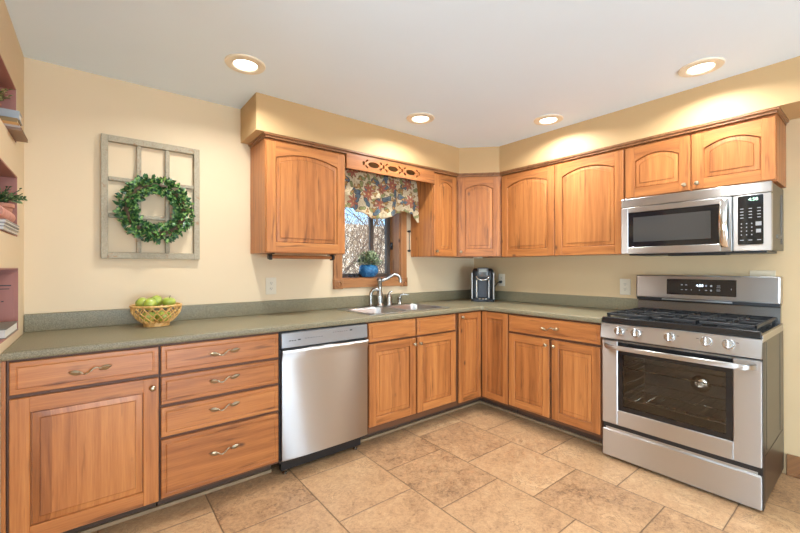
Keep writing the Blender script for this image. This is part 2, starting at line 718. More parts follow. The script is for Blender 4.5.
# back wall with the window opening
wx0, wx1, wz0, wz1 = -1.673, -1.035, 1.15, 1.985
m = MB()
m.box(-6.6, wx0, 0, .2, 0, ZC).box(wx1, .2, 0, .2, 0, ZC).box(wx0, wx1, 0, .2, 0, wz0).box(wx0, wx1, 0, .2, wz1, ZC)
struct(m.build('wall_back', WALLM), 'cream painted wall with the sink window', 'wall')
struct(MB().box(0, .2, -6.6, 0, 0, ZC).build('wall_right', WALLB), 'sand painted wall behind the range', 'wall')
# left wall with three niches
NI = [(-.235, 1.85, 2.112), (-.205, 1.402, 1.695), (-.172, .945, 1.252)]
yb = -.95
m = MB()
xa, xb = XL-.24, XL
m.box(xa, xb, -1.75, yb, 0, ZC)
zs = 0.0
for ye, z0, z1 in reversed(NI):
    m.box(xa, xb, yb, 0, zs, z0)
    m.box(xa, xb, ye, 0, z0, z1)
    zs = z1
m.box(xa, xb, yb, 0, zs, ZC)
struct(m.build('wall_left', WALLM), 'cream painted wall with three red niches', 'wall')
for nm, (ye, z0, z1) in zip(('topmost', 'middle', 'lowest'), NI):
    t = .006
    m = MB()
    x0, x1 = XL-.20, XL-.0015
    m.box(x0, x1, ye-t, ye-.0005, z0, z1).box(x0, x1, yb+.0005, yb+t, z0, z1)
    m.box(x0, x1, yb+t, ye-t, z1-t, z1-.0005).box(x0, x1, yb+t, ye-t, z0+.0005, z0+t)
    m.box(x0-.004, x0, yb, ye, z0, z1)
    struct(m.build('wall_niche', NICHE), 'dusty red %s niche in the left wall' % nm, 'wall niche')
# the open room behind
struct(MB().box(-6.6, .2, -6.6, -6.4, 0, ZC).build('wall_front', WALLM), 'cream wall behind the camera', 'wall')
struct(MB().box(-6.6, -6.5, -6.4, .0, 0, ZC).build('wall_side', WALLM), 'cream wall of the adjoining room', 'wall')
m = MB()
m.box(-.03, 0, -5.1, -4.15, 0, 2.05, .004).box(-.05, -.03, -5.0, -4.25, .10, 1.0, .01).box(-.05, -.03, -5.0, -4.25, 1.1, 1.95, .01)
struct(m.build('added_door', BASEW), 'added unseen dark wood door on the right wall, for the dishwasher reflection', 'door')  # unseen, added to give a dark band in the dishwasher steel
# soffit
OFF = .34155
po = [(-2.4766, 0), (-2.4766, -OFF), (-.6035, -OFF), (-OFF, -.6035), (-OFF, -4.2), (0, -4.2), (0, 0)]
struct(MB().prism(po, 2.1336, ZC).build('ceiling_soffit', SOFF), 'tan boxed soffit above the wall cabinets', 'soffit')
# crown strip under the soffit


def strip(path, w, z0, z1, mat, name, label, cat):
    n = len(path)
    P = [Vector((p[0], p[1])) for p in path]
    inn = []
    for i in range(n):
        d0 = (P[i]-P[i-1]).normalized() if i else (P[1]-P[0]).normalized()
        d1 = (P[i+1]-P[i]).normalized() if i < n-1 else d0
        n0, n1 = Vector((-d0.y, d0.x)), Vector((-d1.y, d1.x))
        b = (n0+n1).normalized()
        inn.append(P[i]+b*w/max(.3, b.dot(n0)))
    mb = MB()
    zm = z0+(z1-z0)*.45
    lps = []
    for a, b in zip(P, inn):
        q = a+(b-a)*.35
        lps.append([(q.x, q.y, z0), (q.x, q.y, zm), (a.x, a.y, zm+.003), (a.x, a.y, z1), (b.x, b.y, z1), (b.x, b.y, z0)])
    mb.loops(lps)
    return struct(mb.build(name, mat, smooth=.3), label, cat)


CROWNW = wood('crown_wood', 'x', 0, (.40, .19, .08), (.30, .13, .05), (.17, .07, .025))
d45 = .0165*math.tan(R(22.5))
strip([(-2.4255, -.002), (-2.4255, -.3385), (-.6045, -.3385), (-.3385, -.6045), (-.3385, -2.468), (-.002, -2.468)], .030, 2.1045, 2.1334, CROWNW, 'trim_1', 'thin dark wood moulding along the soffit bottom', 'trim')
# shoe moulding along the toe kicks
strip([(-3.578, -.504), (-2.437, -.504)], .014, .0, .020, QROUND, 'trim_2', 'pale shoe moulding under the left base cabinets', 'trim')
strip([(-1.822, -.504), (-.504, -.504), (-.504, -1.640)], .014, .0, .020, QROUND, 'trim_3', 'pale shoe moulding under the corner cabinets', 'trim')
m = MB()
m.box(-.016, 0, -6.3, -2.452, 0, .125, .003).box(-.022, 0, -6.3, -2.452, 0, .02, .004)
o = m.build('baseboard_right', BASEW)
struct(o, 'dark wood baseboard right of the range', 'baseboard')

# ------------------------------------------------------------------ window
win = struct(thing('window_1', None, None, (0, 0, 0)), 'oak framed casement window over the sink', 'window')
GY = .165
m = MB()
cx0, cx1, cz0 = -1.7475, -.974, 1.075
m.box(cx0, wx0+.006, -.020, 0, 1.15, 2.055, .003).box(wx1-.006, cx1, -.020, 0, 1.15, 2.055, .003)
m.build('casing', WINW, win)
m = MB()
m.box(wx0, wx1, -.020, 0, 1.078, 1.152, .003).box(wx0-.07, wx1+.06, -.020, 0, 1.98, 2.055, .003)
m.build('apron', WINH, win)
for k, x in enumerate((cx0, wx1-.006)):
    m = MB()
    m.box(x-.003, x+.0835 if k == 0 else x+.070, -.028, 0, 1.072, 1.156, .004)
    xc = x+(.040 if k == 0 else .0335)
    m.lathe([(.029, 0), (.029, .006), (.023, .009), (.019, .001), (.011, .001), (.008, .009), (.001, .010)], (0, 0, 0), 20, M=Matrix.Translation((xc, -.0275, 1.113)) @ FRONT)
    m.build('rosette_block', WINW, win)
m = MB()
m.box(wx0, wx0+.014, 0, .2, wz0, wz1).box(wx1-.014, wx1, 0, .2, wz0, wz1)
m.build('jamb', WINW, win)
m = MB()
m.box(wx0, wx1, 0, .2, wz0, wz0+.012).box(wx0, wx1, 0, .2, wz1-.012, wz1)
m.build('sill', WINH, win)
SASH = plain('dark_bronze_sash', (.085, .062, .048), .45)
m = MB()
m.box(wx0+.014, wx0+.05, GY-.02, GY+.02, wz0+.012, wz1-.012, .003).box(wx1-.052, wx1-.014, GY-.02, GY+.02, wz0+.012, wz1-.012, .003)
m.box(wx0+.05, wx1-.052, GY-.02, GY+.02, wz0+.012, wz0+.046, .003).box(wx0+.05, wx1-.052, GY-.02, GY+.02, wz1-.05, wz1-.012, .003)
m.box(-1.272, -1.236, GY-.014, GY+.014, wz0+.04, wz1-.05, .003)
m.build('sash', SASH, win)
MB().box(wx0+.045, wx1-.048, GY-.003, GY+.003, wz0+.04, wz1-.045).build('pane', CLEAR, win)
m = MB()
m.box(wx1-.020, wx1-.013, .10, .135, 1.42, 1.49, .002)
m.tube([(wx1-.024, .115, 1.455), (wx1-.05, .10, 1.452), (wx1-.055, .06, 1.462)], [.009, .007, .006], 8)
m.build('latch', BLACK, win)

# ------------------------------------------------------------------ outside
GROUND = mottled('leaf_litter', (.40, .30, .19), (.85, .78, .64), 3.0, .95, 0, 8)
m = MB()
prof = [(.25, -.3), (5, -.1), (9, .5), (16, 2.4), (26, 5.0), (45, 6.2), (70, 6.6)]
m.loops([[(x, y, z) for y, z in prof] for x in (-8, 10, 30, 60)], closed=False)
struct(m.build('ground', GROUND), 'pale leaf-strewn hillside beyond the window', 'ground')


def hz(y):
    for (a, za), (b, zb) in zip(prof, prof[1:]):
        if a <= y <= b:
            return za+(zb-za)*(y-a)/(b-a)
    return 6


def branch(mb, p, d, L, r, lev, rnd):
    pts = [p]
    n = 5
    for i in range(n):
        d = (d+Vector((rnd.uniform(-.22, .22), rnd.uniform(-.22, .22), rnd.uniform(-.12, .2)))).normalized()
        p = p+d*L/n
        pts.append(p)
    mb.tube(pts, [r*(1-.55*i/n) for i in range(n+1)], 5 if lev > 1 else 4)
    if lev > 0:
        for k in range(5 if lev > 1 else 6):
            i = rnd.randint(1, n)
            a = rnd.uniform(0, 2*PI)
            dd = (d*.55+Vector((math.cos(a), math.sin(a)*.7, rnd.uniform(-.2, .8)))).normalized()
            branch(mb, pts[i], dd, L*rnd.uniform(.45, .7), r*(1-.55*i/n)*.6, lev-1, rnd)


def along(s, off):
    c = Vector((CAM.x, CAM.y))
    d = Vector((1.925, 3.0)).normalized()
    q = c+d*s+Vector((d.y, -d.x))*off
    return q


for i, (s, off, r, L, lab) in enumerate(((7.6, -.16, .032, 2.4, 'near bare tree with dark curved trunk outside the window'), (10.5, .75, .045, 3.2, 'bare tree seen through the right window pane'),
                                   (12.5, -.95, .05, 3.4, 'bare tree farther off behind the left window pane'), (17, .2, .065, 4.2, 'slender far bare tree up the hillside, outside the window'),
                                   (9.0, .30, .030, 2.8, 'thin bare sapling just right of the window mullion'), (9.6, -.62, .032, 2.9, 'thin bare sapling in the left half of the window'))):
    rnd = random.Random(20+i)
    q = along(s, off)
    mb = MB()
    z = hz(q.y)-.1
    branch(mb, Vector((q.x, q.y, z)), Vector((.12, 0, 1)), L, r, 3, rnd)
    o = mb.build('tree', BARK, smooth=1.2)
    tag(o, lab, 'tree', 'bare trees outside')
mb = MB()
rnd = random.Random(5)
for k in range(1000):
    s = rnd.uniform(11, 30)
    q = along(s, rnd.uniform(-.16, .16)*s)
    p = Vector((q.x, q.y, hz(q.y)-.05))
    a = rnd.uniform(0, 2*PI)
    d = Vector((math.cos(a)*.5, math.sin(a)*.5, 1)).normalized()
    pts = [p]
    for i in range(4):
        d = (d+Vector((rnd.uniform(-.4, .4), rnd.uniform(-.4, .4), rnd.uniform(-.2, .1)))).normalized()
        pts.append(pts[-1]+d*rnd.uniform(.25, .85))
    mb.tube(pts, [.016, .013, .010, .007, .004], 3, mi=1 if k % 3 else 0)
o = mb.build('undergrowth', [TWIG, BARK], smooth=0)
tag(o, 'tangle of pale bare twigs on the hillside outside', 'undergrowth', None, 'stuff')

# ------------------------------------------------------------------ cabinets


def arch_loop(x0, x1, z0, z1, rise, y, n=14):
    """rectangle whose top edge bows up by `rise` at its middle"""
    pts = [(x0, y, z0), (x1, y, z0)]
    for i in range(n+1):
        t = i/n
        pts.append((x1+(x0-x1)*t, y, z1+rise*(1-(2*t-1)**2)))
    return pts


def panel_door(parent, x0, x1, z0, z1, y, rise=0.0, t=.020, stile=.056, name='door', loc=None, rot=None, label=None):
    """frame-and-raised-panel door, front face at y, facing -y; slots: upright, lying, panel"""
    mb = MB()
    yb_ = y+t
    top = stile
    bot = stile+.004
    mb.box(x0, x0+stile, y, yb_, z0, z1, .0025, 0).box(x1-stile, x1, y, yb_, z0, z1, .0025, 0)
    mb.box(x0+stile-.001, x1-stile+.001, y+.0004, yb_, z0, z0+bot, .002, 1)
    # top rail with an arched lower edge
    a0, a1 = x0+stile-.001, x1-stile+.001
    zt = z1-top-rise
    lo = arch_loop(a0, a1, 0, zt, rise, 0)[2:]
    pl = [(a0, z1), (a1, z1)]+[(p[0], p[2]) for p in lo]
    mb.prism(pl, y+.0004, yb_, 'xz', 1)
    b0, b1, c0 = x0+stile, x1-stile, z0+bot

    def lp(i, yy):
        return arch_loop(b0+i, b1-i, c0+i, zt-i, rise*(1-i*1.2), yy)
    mb.loops([lp(-.004, y+.014), lp(0, y+.003), lp(.0016, y+.0125), lp(.0050, y+.0125), lp(.0062, y+.0075), lp(.0285, y+.0050), lp(.0295, y+.0070), lp(.0315, y+.0070), lp(.0330, y+.0020)], 2, cap0=False)
    o = mb.build(name, [WV, WH, WP], parent, loc, rot, smooth=.35)
    if label:
        o['label'] = label
    return o


def slab_front(parent, x0, x1, z0, z1, y, t=.020, name='drawer'):
    mb = MB()

    def lp(i, yy):
        return [(x0+i, yy, z0+i), (x1-i, yy, z0+i), (x1-i, yy, z1-i), (x0+i, yy, z1-i)]
    mb.loops([lp(0, y+t), lp(0, y+.007), lp(.003, y+.004), lp(.017, y+.0035), lp(.019, y+.0046), lp(.0215, y+.0046), lp(.025, y)], 0)
    return mb.build(name, WH, parent, smooth=.35)


def pull(parent, cx, cz, y):
    """vine shaped pull: a leaf at each end and a wavy stem between"""
    mb = MB()
    for s in (-1, 1):
        M = Matrix.Translation((cx+s*.053, y-.006, cz+s*.004)) @ Matrix.Rotation(R(-14*s), 4, 'Y')
        lp = []
        for i in range(9):
            t = i/8
            w = .0115*math.sin(PI*min(1, t*.93+.05))**.8
            xx = (t-.5)*.048*s
            lp.append([(xx, -.004-.004*math.sin(PI*t), w*.15), (xx, -.001, w), (xx, .005, w*.6), (xx, .005, -w*.6), (xx, -.001, -w)])
        mb.loops(lp, M=M)
        mb.tube([(cx+s*.047, y, cz), (cx+s*.047, y-.008, cz)], .005, 8)
    pts = []
    for i in range(21):
        t = i/20
        pts.append((cx-.038+.076*t, y-.012-.010*math.sin(PI*t), cz+.0115*math.sin(2*PI*t*1.0+PI)*(1 if 0 < t < 1 else 0)))
    mb.tube(pts, [.0034+.001*math.sin(i*1.4) for i in range(21)], 8)
    return mb.build('handle', BRONZE, parent, smooth=.9)


def knob(parent, cx, cz, y):
    mb = MB()
    M = Matrix.Translation((cx, y, cz)) @ FRONT
    mb.lathe([(.008, 0), (.006, .004), (.0048, .011), (.0095, .016), (.0135, .020), (.0125, .025), (.007, .028), (.001, .0285)], seg=18, M=M)
    return mb.build('knob', BRONZE, parent, smooth=.9)


YF = -.0212     # door fronts stand this far before the face frame


def base_cab(label, x0, w, rotz=0.0, hollow=False, name='base_cabinet'):
    loc = (x0, -.6114, 0) if rotz == 0 else (-.6114, x0, 0)
    r = thing(name, label, 'cabinet', loc, rotz)
    m = MB()
    if hollow:      # open topped, for the sink bowls
        m.box(.001, w-.001, 0, .018, .102, .8745).box(.001, w-.001, .586, .598, .102, .8745).box(.001, .019, .018, .586, .102, .8745)
        m.box(w-.019, w-.001, .018, .586, .102, .8745).box(.019, w-.019, .018, .586, .102, .12)
    else:
        m.box(.001, w-.001, 0, .598, .102, .8745)
    m.build('carcass', WD, r, smooth=0)
    MB().box(.003, w-.003, .122, .135, 0, .103).build('toe_kick', TOE, r, smooth=0)
    return r


B90 = R(-90)
# left cabinet: one drawer over one door
c = base_cab('leftmost wooden base cabinet, one wide drawer over a single door', -3.5655, .533)
d = slab_front(c, .010, .526, .732, .866, YF)
pull(d, .268, .797, YF)
d = panel_door(c, .010, .526, .112, .716, YF, stile=.062)
knob(d, .500, .672, YF)
m = MB()
m.box(-3.579, -3.566, -.625, -.012, .0, .874)
o = m.build('filler_panel', WV)
tag(o, 'narrow upright wood filler strip at the left wall', 'filler panel')
# four drawer stack
c = base_cab('wooden base cabinet with four stacked drawers left of the dishwasher', -3.0325, .598)
for z0, z1, zh in ((.728, .865, .800), (.578, .713, .657), (.418, .562, .508), (.118, .403, .277)):
    d = slab_front(c, .004, .591, z0, z1, YF)
    pull(d, .295, zh, YF)
# sink base
c = base_cab('wooden sink base cabinet with two false fronts over two doors', -1.8255, .9045, hollow=True)
slab_front(c, .018, .438, .735, .866, YF, name='false_front')
slab_front(c, .454, .871, .735, .866, YF, name='false_front')
d = panel_door(c, .018, .438, .150, .722, YF)
knob(d, .418, .675, YF)
d = panel_door(c, .454, .871, .150, .722, YF)
knob(d, .476, .675, YF)
# corner lazy-susan cabinet
c = thing('base_cabinet', 'wooden inside-corner base cabinet with two narrow hinged doors', 'cabinet', (-.30, -.30, 0))
m = MB()
pc = [(-.9195, -.6114), (-.6114, -.6114), (-.6114, -.8965), (-.013, -.8965), (-.013, -.013), (-.9195, -.013)]
m.prism([(a+.30, b+.30) for a, b in pc], .102, .8745)
m.build('carcass', WD, c, smooth=0)
m = MB()
m.box(-.9185+.3, -.488+.3, -.4895+.3, -.476+.3, 0, .103).box(-.4895+.3, -.476+.3, -.8955+.3, -.4895+.3, 0, .103)
m.build('toe_kick', TOE, c, smooth=0)
d = panel_door(c, -.915+.3, -.637+.3, .124, .866, -.6326+.3, stile=.050)
knob(d, -.888+.3, .835, -.6326+.3)
panel_door(c, .004, .268, .124, .866, 0, stile=.050, loc=(-.6326+.3, -.6326+.3, 0), rot=(0, 0, B90))
# right-hand base cabinet
c = base_cab('wooden base cabinet beside the range, one drawer over two doors', -.8985, .750, B90)
d = slab_front(c, .014, .742, .730, .862, YF)
pull(d, .378, .792, YF)
d = panel_door(c, .014, .372, .128, .712, YF)
knob(d, .350, .668, YF)
d = panel_door(c, .392, .742, .128, .712, YF)
knob(d, .414, .668, YF)

# wall cabinets


def wall_cab(label, x0, w, z0, z1, rotz=0.0):
    loc = (x0, -.3042, z0) if rotz == 0 else (-.3042, x0, z0)
    r = thing('wall_cabinet', label, 'cabinet', loc, rotz)
    MB().box(0, w, 0, .3022, 0, z1-z0, .001).build('carcass', WV, r, smooth=0)
    return r


ZU0, ZU1 = 1.350, 2.1042
H = ZU1-ZU0
c = wall_cab('single-door wooden wall cabinet left of the window', -2.4097, .5985, ZU0, ZU1)
d = panel_door(c, .004, .590, .004, H-.016, YF, rise=.042, stile=.062)
c = wall_cab('narrow wooden wall cabinet between window and corner', -.911, .302, ZU0, ZU1)
d = panel_door(c, .004, .292, .004, H-.016, YF, rise=.040, stile=.058)
knob(d, .026, .045, YF)
# corner wall cabinet
c = thing('wall_cabinet', 'diagonal wooden corner wall cabinet above the coffee maker', 'cabinet', (-.25, -.25, ZU0))
pc = [(-.607, -.3042), (-.3042, -.607), (-.002, -.607), (-.002, -.002), (-.607, -.002)]
MB().prism([(a+.25, b+.25) for a, b in pc], 0, H).build('carcass', WV, c, smooth=0)
d = panel_door(c, .022, .406, .004, H-.016, -.0205, rise=.040, stile=.066, loc=(-.607+.25, -.3042+.25, 0), rot=(0, 0, R(-45)))
knob(d, .046, .045, -.0205)
m = MB()
m.box(-.40+.25, -.33+.25, -.40+.25, -.33+.25, -.012, 0, .004)
m.build('puck_light', IVORY, c)
c = wall_cab('two-door wooden wall cabinet between corner and microwave', -.6095, 1.0635, ZU0, ZU1, B90)
d = panel_door(c, .008, .527, -.004, H-.016, YF, rise=.048, stile=.060)
d = panel_door(c, .534, 1.056, -.004, H-.016, YF, rise=.048, stile=.060)
c = wall_cab('short two-door wooden wall cabinet above the microwave', -1.6735, .7805, 1.729, ZU1, B90)
d = panel_door(c, .006, .386, .008, .358, YF, rise=.040, stile=.060)
knob(d, .358, .045, YF)
d = panel_door(c, .396, .777, .008, .358, YF, rise=.040, stile=.060)
knob(d, .424, .045, YF)

# fretwork board bridging the window
c = thing('valance_board', 'wooden valance board with pierced oval fretwork over the window', 'valance board', (-1.3605, -.3255, 1.996))


def ellpts(cx, cy, a, b, n=20, rot=0.0):
    return [(cx+a*math.cos(k/n*2*PI)*math.cos(rot)-b*math.sin(k/n*2*PI)*math.sin(rot), cy+a*math.cos(k/n*2*PI)*math.sin(rot)+b*math.sin(k/n*2*PI)*math.cos(rot)) for k in range(n)]


holes = []
zc = .058
pit = .189
for k in (-1, 0, 1):
    xc = -.015+k*pit
    holes.append(ellpts(xc, zc, .053, .0215, 24))
    for sx in (-1, 1):
        for sz in (-1, 1):
            holes.append(ellpts(xc+sx*.066, zc+sz*.0235, .0155, .0085, 12, -sx*sz*.55))
for k in (-1.5, -.5, .5, 1.5):
    holes.append(ellpts(-.015+k*pit, zc, .0105, .017, 12))
holes = [h for h in holes if h]
fill2d('board', [(-.448, 0), (.448, 0), (.448, .1078), (-.448, .1078)], holes, -.009, .009, WH, c, 0.0, FRONT)

# ------------------------------------------------------------------ countertop
HC = .9116
ct = thing('countertop', 'sage green speckled laminate countertop running around the corner', 'countertop', (-.30, -.30, .8765))
ex, ey = -.641, -.641
out = [(-3.5785, -.003), (-3.5785, ey)]
for i in range(7):
    a = R(90*i/6)
    rr = .03
    out.append((ex-rr+rr*math.sin(a), ey-rr+rr*math.cos(a)))
out += [(ex, -1.6535), (-.003, -1.6535), (-.003, -.003)]
SX0, SX1, SY0, SY1 = -1.760, -.945, -.578, -.060
out = [(a+.3, b+.3) for a, b in out]
hole = [(a+.3, b+.3) for a, b in rrect(SX0+.012, SX1-.012, SY0+.012, SY1-.012, .04)]
fill2d('worktop', out, [hole[::-1]], 0, HC-.8765, LAM, ct, .008)
m = MB()
m.box(-3.578+.3, -.003+.3, -.022+.3, -.003+.3, HC-.8765, 1.0069-.8765, .003)
m.box(-.022+.3, -.003+.3, -1.6535+.3, -.022+.3, HC-.8765, 1.0069-.8765, .003)
m.build('backsplash', LAM, ct)

# ------------------------------------------------------------------ sink and taps
sk = thing('kitchen_sink', 'double bowl stainless steel sink set into the countertop', 'sink', (-1.3525, -.319, HC))
ox, oy = -1.3525, -.319
bowls = [(-1.722, -1.375, -.540, -.150), (-1.338, -.980, -.540, -.150)]
loopsB = [rrect(a-ox, b-ox, c_-oy, d_-oy, .065, 7) for a, b, c_, d_ in bowls]
fill2d('rim', rrect(SX0-ox, SX1-ox, SY0-oy, SY1-oy, .045, 6), [l[::-1] for l in loopsB], .0002, .005, SINKST, sk, .002)
for (a, b, c_, d_) in bowls:
    m = MB()
    lps = []
    for ins, z, rr in ((-.002, .003, .067), (.004, -.004, .062), (.010, -.15, .058), (.020, -.172, .05), (.05, -.178, .03)):
        lps.append([(p[0], p[1], z) for p in rrect(a-ox+ins, b-ox-ins, c_-oy+ins, d_-oy-ins, rr, 7)])
    m.loops(lps, cap0=False)
    bo = m.build('bowl', SINKST, sk, smooth=.9)
    cx, cy = (a+b)/2-ox, (c_+d_)/2-oy
    MB().lathe([(.045, -.1775), (.043, -.1755), (.030, -.1765), (.001, -.1768)], (cx, cy, 0), 20).build('drain', CHROME, bo)

ZT = HC+.0052
f = thing('kitchen_faucet', 'tall brushed nickel faucet with arched spout behind the sink', 'faucet', (-1.335, -.085, ZT))
m = MB()
m.lathe([(.036, 0), (.036, .006), (.029, .012), (.027, .03), (.032, .07), (.030, .10), (.022, .125), (.020, .15), (.020, .205), (.025, .212), (.026, .228), (.018, .240), (.004, .246)], seg=20)
m.build('body', NICKEL, f, smooth=.9)
m = MB()
m.tube([(0.0, 0, .222), (.03, -.012, .225), (.06, -.024, .236), (.09, -.037, .256), (.118, -.048, .272), (.145, -.058, .272), (.166, -.067, .254), (.174, -.070, .226), (.174, -.070, .200)],
       [.016, .0155, .015, .015, .015, .0155, .016, .0165, .016], 12)
m.build('spout', NICKEL, f, smooth=.9)
f = thing('side_sprayer', 'short curved nickel side sprayer left of the tall faucet', 'sprayer', (-1.43, -.085, ZT))
m = MB()
m.lathe([(.021, 0), (.021, .005), (.015, .012), (.013, .03)], seg=16)
m.build('escutcheon', NICKEL, f, smooth=.9)
m = MB()
m.tube([(0, 0, .02), (0, 0, .09), (.003, -.002, .118), (.020, -.012, .142), (.045, -.025, .146), (.058, -.032, .138)], [.016, .0155, .015, .015, .0165, .016], 12)
m.build('wand', NICKEL, f, smooth=.9)
f = thing('faucet_lever', 'squat nickel lever handle right of the tall faucet', 'faucet handle', (-1.235, -.085, ZT))
m = MB()
m.lathe([(.036, 0), (.036, .006), (.030, .015), (.032, .050), (.026, .080), (.017, .097), (.004, .102)], seg=18)
m.build('body', NICKEL, f, smooth=.9)
m = MB()
m.tube([(0, 0, .096), (.012, -.006, .115), (.03, -.014, .122)], [.013, .010, .008], 10)
m.build('lever', NICKEL, f, smooth=.9)
f = thing('soap_dispenser', 'small nickel soap dispenser pump, rightmost of the sink fittings', 'soap dispenser', (-1.115, -.085, ZT))
m = MB()
m.lathe([(.023, 0), (.023, .004), (.017, .010), (.016, .045), (.020, .050), (.018, .066), (.008, .070)], seg=16)
m.build('body', NICKEL, f, smooth=.9)
m = MB()
m.tube([(0, 0, .066), (.012, -.006, .084), (.04, -.02, .090), (.072, -.036, .083)], [.008, .007, .0065, .006], 8)
m.build('nozzle', NICKEL, f, smooth=.9)

# ------------------------------------------------------------------ dishwasher
dw = thing('dishwasher', 'stainless steel dishwasher with front control strip', 'dishwasher', (-2.4275, -.6114, 0))
w = .5985
m = MB()
m.box(-.004, w+.001, .004, .56, .10, .872).box(.02, w-.02, .03, .06, .03, .10).box(.0, w, .012, .03, .085, .11)
m.build('tub', BLACK, dw, smooth=0)
m = MB()
lps = []
N = 16
for i in range(N+1):
    t = i/N
    x = .002+(w-.004)*t
    bow = -.010*(1-(2*t-1)**4)
    pr = [(.02, .112), (-.026+bow, .114), (-.030+bow, .122), (-.031+bow, .70), (-.040+bow, .735), (-.046+bow, .752), (-.040+bow, .7635), (-.012, .766), (.02, .762)]
    lps.append([(x, a, b) for a, b in pr])
m.loops(lps)
m.build('door', STEELZ, dw, smooth=.7)
m = MB()
lps = []
for i in range(N+1):
    t = i/N
    x = .002+(w-.004)*t
    bow = -.004*(1-(2*t-1)**4)
    lps.append([(x, a, b) for a, b in [(.02, .773), (-.020+bow, .773), (-.030+bow, .779), (-.024+bow, .860), (-.018+bow, .866), (.02, .866)]])
m.loops(lps)
cp = m.build('control_panel', plain('grey_control_strip', (.33, .33, .34), .3, .6), dw, smooth=.7)
MB().box(.01, w-.01, -.010, .02, .764, .778).build('handle_recess', BLACK, dw, smooth=0)
for x, wd, h, z in ((.10, .016, .006, .819), (.46, .016, .006, .840)):
    MB().box(x, x+wd, -.0335, -.026, z-h/2, z+h/2).build('indicator_window', DARKP, cp, smooth=0)
marks = [(.145+k*.018, .154+k*.018, .8215, .8235) for k in range(7)]+[(.335+k*.016, .343+k*.016, .8375, .8395) for k in range(7)]
marks += [(.045+k*.016, .055+k*.016, .815, .819) for k in range(3)]
for a, b, c_, d_ in marks:
    MB().box(a, b, -.0332, -.026, c_, d_).build('marking', DARKMARK, cp, smooth=0)
for x in (.05, w-.05):
    MB().lathe([(.014, 0), (.014, .01), (.008, .014), (.008, .10)], (x, .05, 0), 12).build('foot', NICKEL, dw)

# ------------------------------------------------------------------ range
rg = thing('gas_range', 'freestanding stainless steel gas range with black cast iron grates', 'stove', (-.6440, -1.6575, 0), B90)
w = .784
D = .628
m = MB()      # open-fronted oven box
m.box(0, .012, .03, D, .035, .885).box(w-.012, w, .03, D, .035, .885).box(.012, w-.012, D-.02, D, .035, .885)
m.box(.012, w-.012, .03, D-.02, .80, .885).box(.012, w-.012, .03, D-.02, .035, .225)
m.build('body', SIDEST, rg, smooth=0)
m = MB()
m.box(w, w+.002, .05, .60, .25, .28).box(w, w+.002, .10, .13, .3, .86).box(w, w+.002, .50, .53, .3, .86)
m.build('side_rib', SIDEST, rg, smooth=0)
m = MB()
m.box(w-.0015, w+.0012, .004, .060, .02, .866)
m.build('door_edge_gap', BLACK, rg, smooth=0)
CAV = plain('oven_enamel', (.07, .065, .06), .3)
m = MB()
m.box(.013, .06, .035, D-.021, .226, .799).box(w-.06, w-.013, .035, D-.021, .226, .799).box(.06, w-.06, D-.08, D-.021, .226, .799)
m.box(.06, w-.06, .035, D-.08, .226, .26).box(.06, w-.06, .035, D-.08, .76, .799)
m.build('oven_cavity', CAV, rg, smooth=0)
for z in (.40, .60):
    m = MB()
    for k in range(13):
        x = .075+k*(w-.15)/12
        m.tube([(x, .06, z), (x, D-.09, z)], .0028, 6)
    for y in (.06, .30, D-.09):
        m.tube([(.066, y, z-.004), (w-.066, y, z-.004)], .0035, 6)
    m.build('oven_rack', CHROME, rg)
for s in (0, 1):
    m = MB()
    xx = .064 if s == 0 else w-.064
    for z in (.33, .39, .46, .53, .59, .66):
        m.tube([(xx, .06, z-.012), (xx, D-.09, z-.012)], .003, 6)
    m.tube([(xx, .08, .30), (xx, .08, .66)], .003, 6)
    m.build('rack_guide', CHROME, rg)
m = MB()
m.lathe([(.055, 0), (.055, .014), (.045, .022), (.02, .026), (.001, .023)], seg=28, M=Matrix.Translation((.40, D-.082, .47)) @ FRONT)
m.build('fan_cover', CHROME, rg)
# oven door
wx_0, wx_1, wz_0, wz_1 = .098, .668, .331, .768
m = MB()
yd = 0.0
m.box(.001, wx_0, yd, .03, .233, .775, .005).box(wx_1, w-.001, yd, .03, .233, .775, .005)
m.box(wx_0-.004, wx_1+.004, yd+.0003, .03, .233, wz_0, .004).box(wx_0-.004, wx_1+.004, yd+.006, .03, wz_1, .775, .002)
dr = m.build('oven_door', STEELX, rg)
fr = .028
m = MB()
m.box(wx_0, wx_0+fr, .004, .026, wz_0, wz_1).box(wx_1-fr, wx_1, .004, .026, wz_0, wz_1)
m.box(wx_0+fr, wx_1-fr, .004, .026, wz_0, wz_0+fr).box(wx_0+fr, wx_1-fr, .004, .026, .690, wz_1)
m.build('glass_border', BLACKG, dr, smooth=0)
MB().box(wx_0+fr, wx_1-fr, .005, .009, wz_0+fr, .690).build('window_glass', OVENG, dr, smooth=0)
m = MB()
pts, NN = [], 18
for i in range(NN+1):
    t = i/NN
    e = min(t, 1-t)
    yy = -.052-.010*math.sin(PI*t) if e > .06 else -.052*(e/.06)**.5
    pts.append((.020+(w-.04)*t, yy-.002, .742))
lp = []
for p in pts:
    lp.append([(p[0], p[1]-.006, p[2]-.014), (p[0], p[1]-.010, p[2]-.004), (p[0], p[1]-.008, p[2]+.010), (p[0], p[1]+.002, p[2]+.014), (p[0], p[1]+.008, p[2]+.010), (p[0], p[1]+.008, p[2]-.012)])
m.loops(lp)
m.build('handle', STEELX, dr, smooth=.9)
# bottom drawer
m = MB()
m.box(.001, w-.001, .0, .03, .018, .192, .006).box(.02, w-.02, .012, .03, .19, .205)
m.build('warming_drawer', STEELX, rg)
m = MB()
m.box(.004, w-.004, .014, .032, .192, .233).box(.03, w-.03, .05, .58, .0, .036)
m.build('plinth', BLACK, rg, smooth=0)
